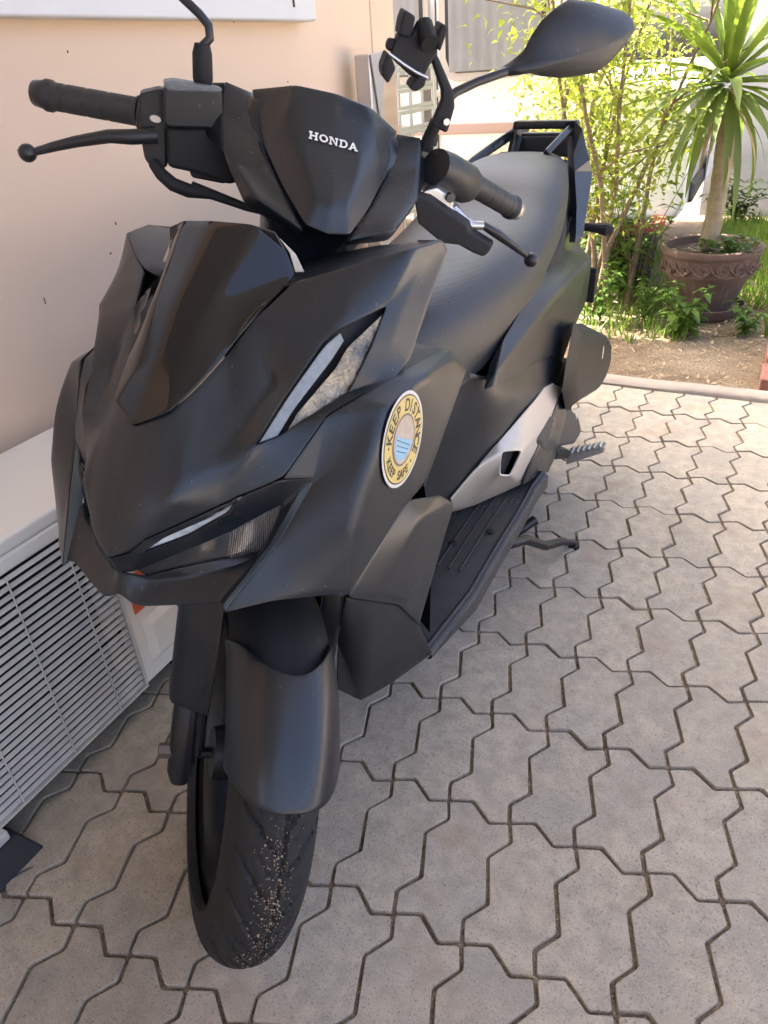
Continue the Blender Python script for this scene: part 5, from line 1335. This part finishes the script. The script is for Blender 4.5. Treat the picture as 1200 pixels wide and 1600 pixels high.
for k in range(9):
    az = rg.uniform(0, 6.28); w = strap(tp + np.array([0, 0, -.05]), az, R_(-25), rg.uniform(.3, .45), .010, R_(65)); w.build('dry_leaf', M_STRAW, PAL, smooth=60)
leafy_b = None
t = empty('pot_weeds', (rimC + rimR * .35, PV_ - .02, Hh * .84)); tag(t, 'low green weeds growing in the terracotta pot', 'plant')
f = MB()
for k in range(150):
    a = rg.uniform(0, 6.28); q = rg.random() ** .5 * rimR * .5; leaf(f, (math.cos(a) * q, math.sin(a) * q * .8, rg.uniform(.0, .05)), (math.cos(a * 3), math.sin(a * 3), .4), (0, 0, 1), .05, .014)
f.build('foliage', ML_WD, t, smooth=0, fix=False)
# ---- grass, litter, bricks
w = MB()
for _ in range(15000):
    q = rg.random()
    if q < .65: b = np.array([rg.uniform(-.45, 1.3), rg.uniform(3.8, 5.9), -.03])
    elif q < .8: b = np.array([rg.uniform(-1.6, -.3), rg.uniform(3.2, 5.0), -.03])
    else: b = np.array([rg.uniform(.0, .5), rg.uniform(3.4, 3.9), -.03])
    a = rg.uniform(0, 6.28); hq = rg.uniform(.04, .13); s = np.array([math.cos(a), math.sin(a), 0]) * .004; d = np.array([rg.gauss(0, .03), rg.gauss(0, .03), hq])
    w.poly([b - s, b + s, b + d], [(0, 1, 2)])
tag(w.build('grass', ML_GR, None, smooth=0, fix=False), 'sparse green grass around the pot and shrub', 'grass', kind='stuff')
w = MB()
for _ in range(1500):
    b = np.array([rg.uniform(-1.2, 1.0), 2.75 + abs(rg.gauss(0, .75)), -.022]); a = rg.uniform(0, 6.28); ln = rg.uniform(.006, .035)
    if rg.random() < .5: w.tube([b, b + np.array([math.cos(a) * ln * 1.6, math.sin(a) * ln * 1.6, rg.uniform(0, .006)])], .0012, 4)
    else: leaf(w, b, (math.cos(a), math.sin(a), .05), (0, 0, 1), ln, ln * .25, .4, -.2)
tag(w.build('leaf_litter', M_STRAW, None, smooth=0, fix=False), 'dry straw and fallen leaves scattered on the dirt', 'litter', kind='stuff')
for (px, py, a, lab) in ((1196, 600, .02, 'red brick lying at the kerb by the right edge'), (1204, 566, .05, 'red brick lying behind the nearer brick')):
    b = onz(px, py, 0); w = MB(); w.box((0, 0, .02), (.12, .17, .06)); o = w.build('brick', M_BRICK, None, smooth=0, bevel=.006); o.location = (b[0] + .04, b[1] + .05, -.02); o.rotation_euler = (0, 0, a); o.name = 'red_brick'
    tag(o, lab, 'brick', 'loose bricks by the kerb')
# small dead leaf, twig and leaf scraps on the pavers
for nm, (px, py), (qx, qy), lab in (('twig', (18, 1373), (52, 1354), 'thin dark twig lying on the paver near the left edge'), ('twig', (820, 1523), (840, 1530), 'short pale twig in the joint near the bottom')):
    a, b = onz(px, py, .003), onz(qx, qy, .004); w = MB(); w.tube([a, (a + b) / 2 + np.array([0, 0, .002]), b], [.0012, .0016, .0008], 5); tag(w.build(nm, M_DARKMARK if px < 100 else M_STRAW, None), lab, 'twig')

# ---- folded ladder leaning at the end of the wall
LU = WU + .07
def lq(px, py, u): return onu(px, py, u)
LAD = empty('folding_ladder', (LU, lq(590, 120, LU)[1], 0)); tag(LAD, 'folded aluminium ladder with slotted treads leaning at the wall end', 'ladder')
lo_ = np.array(LAD.location)
a = lq(566, 85, LU); v0 = a[1]; ztop = a[2]
b_ = lq(600, 85, LU); wR = .07
w = MB(); w.box(np.array([0, v0 + .03, ztop / 2]) - np.array([0, lo_[1], 0]), (.05, .075, ztop)); w.build('rail', M_ALU, LAD, smooth=0, bevel=.006)
w = MB(); w.prism([np.array([.027, q[0] - lo_[1], q[1]]) for q in ((v0 - .01, ztop), (v0 + .07, ztop + .005), (v0 + .075, ztop - .04), (v0 + .03, ztop - .17))], (.006, 0, 0)); w.build('hinge_plate', M_GREYPL, LAD, smooth=0, bevel=.003)
w = MB(); w.tube([(.026, v0 + .045 - lo_[1], ztop - .035), (.04, v0 + .045 - lo_[1], ztop - .035)], .014, 14); w.build('hinge_bolt', M_GREYPL, LAD, smooth=30)
pA, pB = lq(609, 110, LU + .03), lq(666, 110, LU + .03); y0, y1 = pA[1], pB[1]; zt = lq(635, 95, LU + .03)[2]
w = MB(); w.box((.03, y1 + .012 - lo_[1], zt / 2), (.05, .025, zt)); w.build('rail', M_ALU, LAD, smooth=0, bevel=.004)
k = 0; z = zt - .02
hw_ = (y1 - y0)
while z > .1:
    w = MB(); th_ = .004; X_ = .052
    w.box((X_, (y0 + y1) / 2 - lo_[1], z), (th_, hw_, .012)); w.box((X_, (y0 + y1) / 2 - lo_[1], z - .045), (th_, hw_, .012))
    for q in range(4): w.box((X_ + .0005, y0 + hw_ * (q + .0) / 3 - lo_[1] + (.008 if q == 0 else -.008 if q == 3 else 0), z - .0225), (th_, .016, .034))
    w.build('tread', M_ALU, LAD, smooth=0, bevel=.002); z -= .058
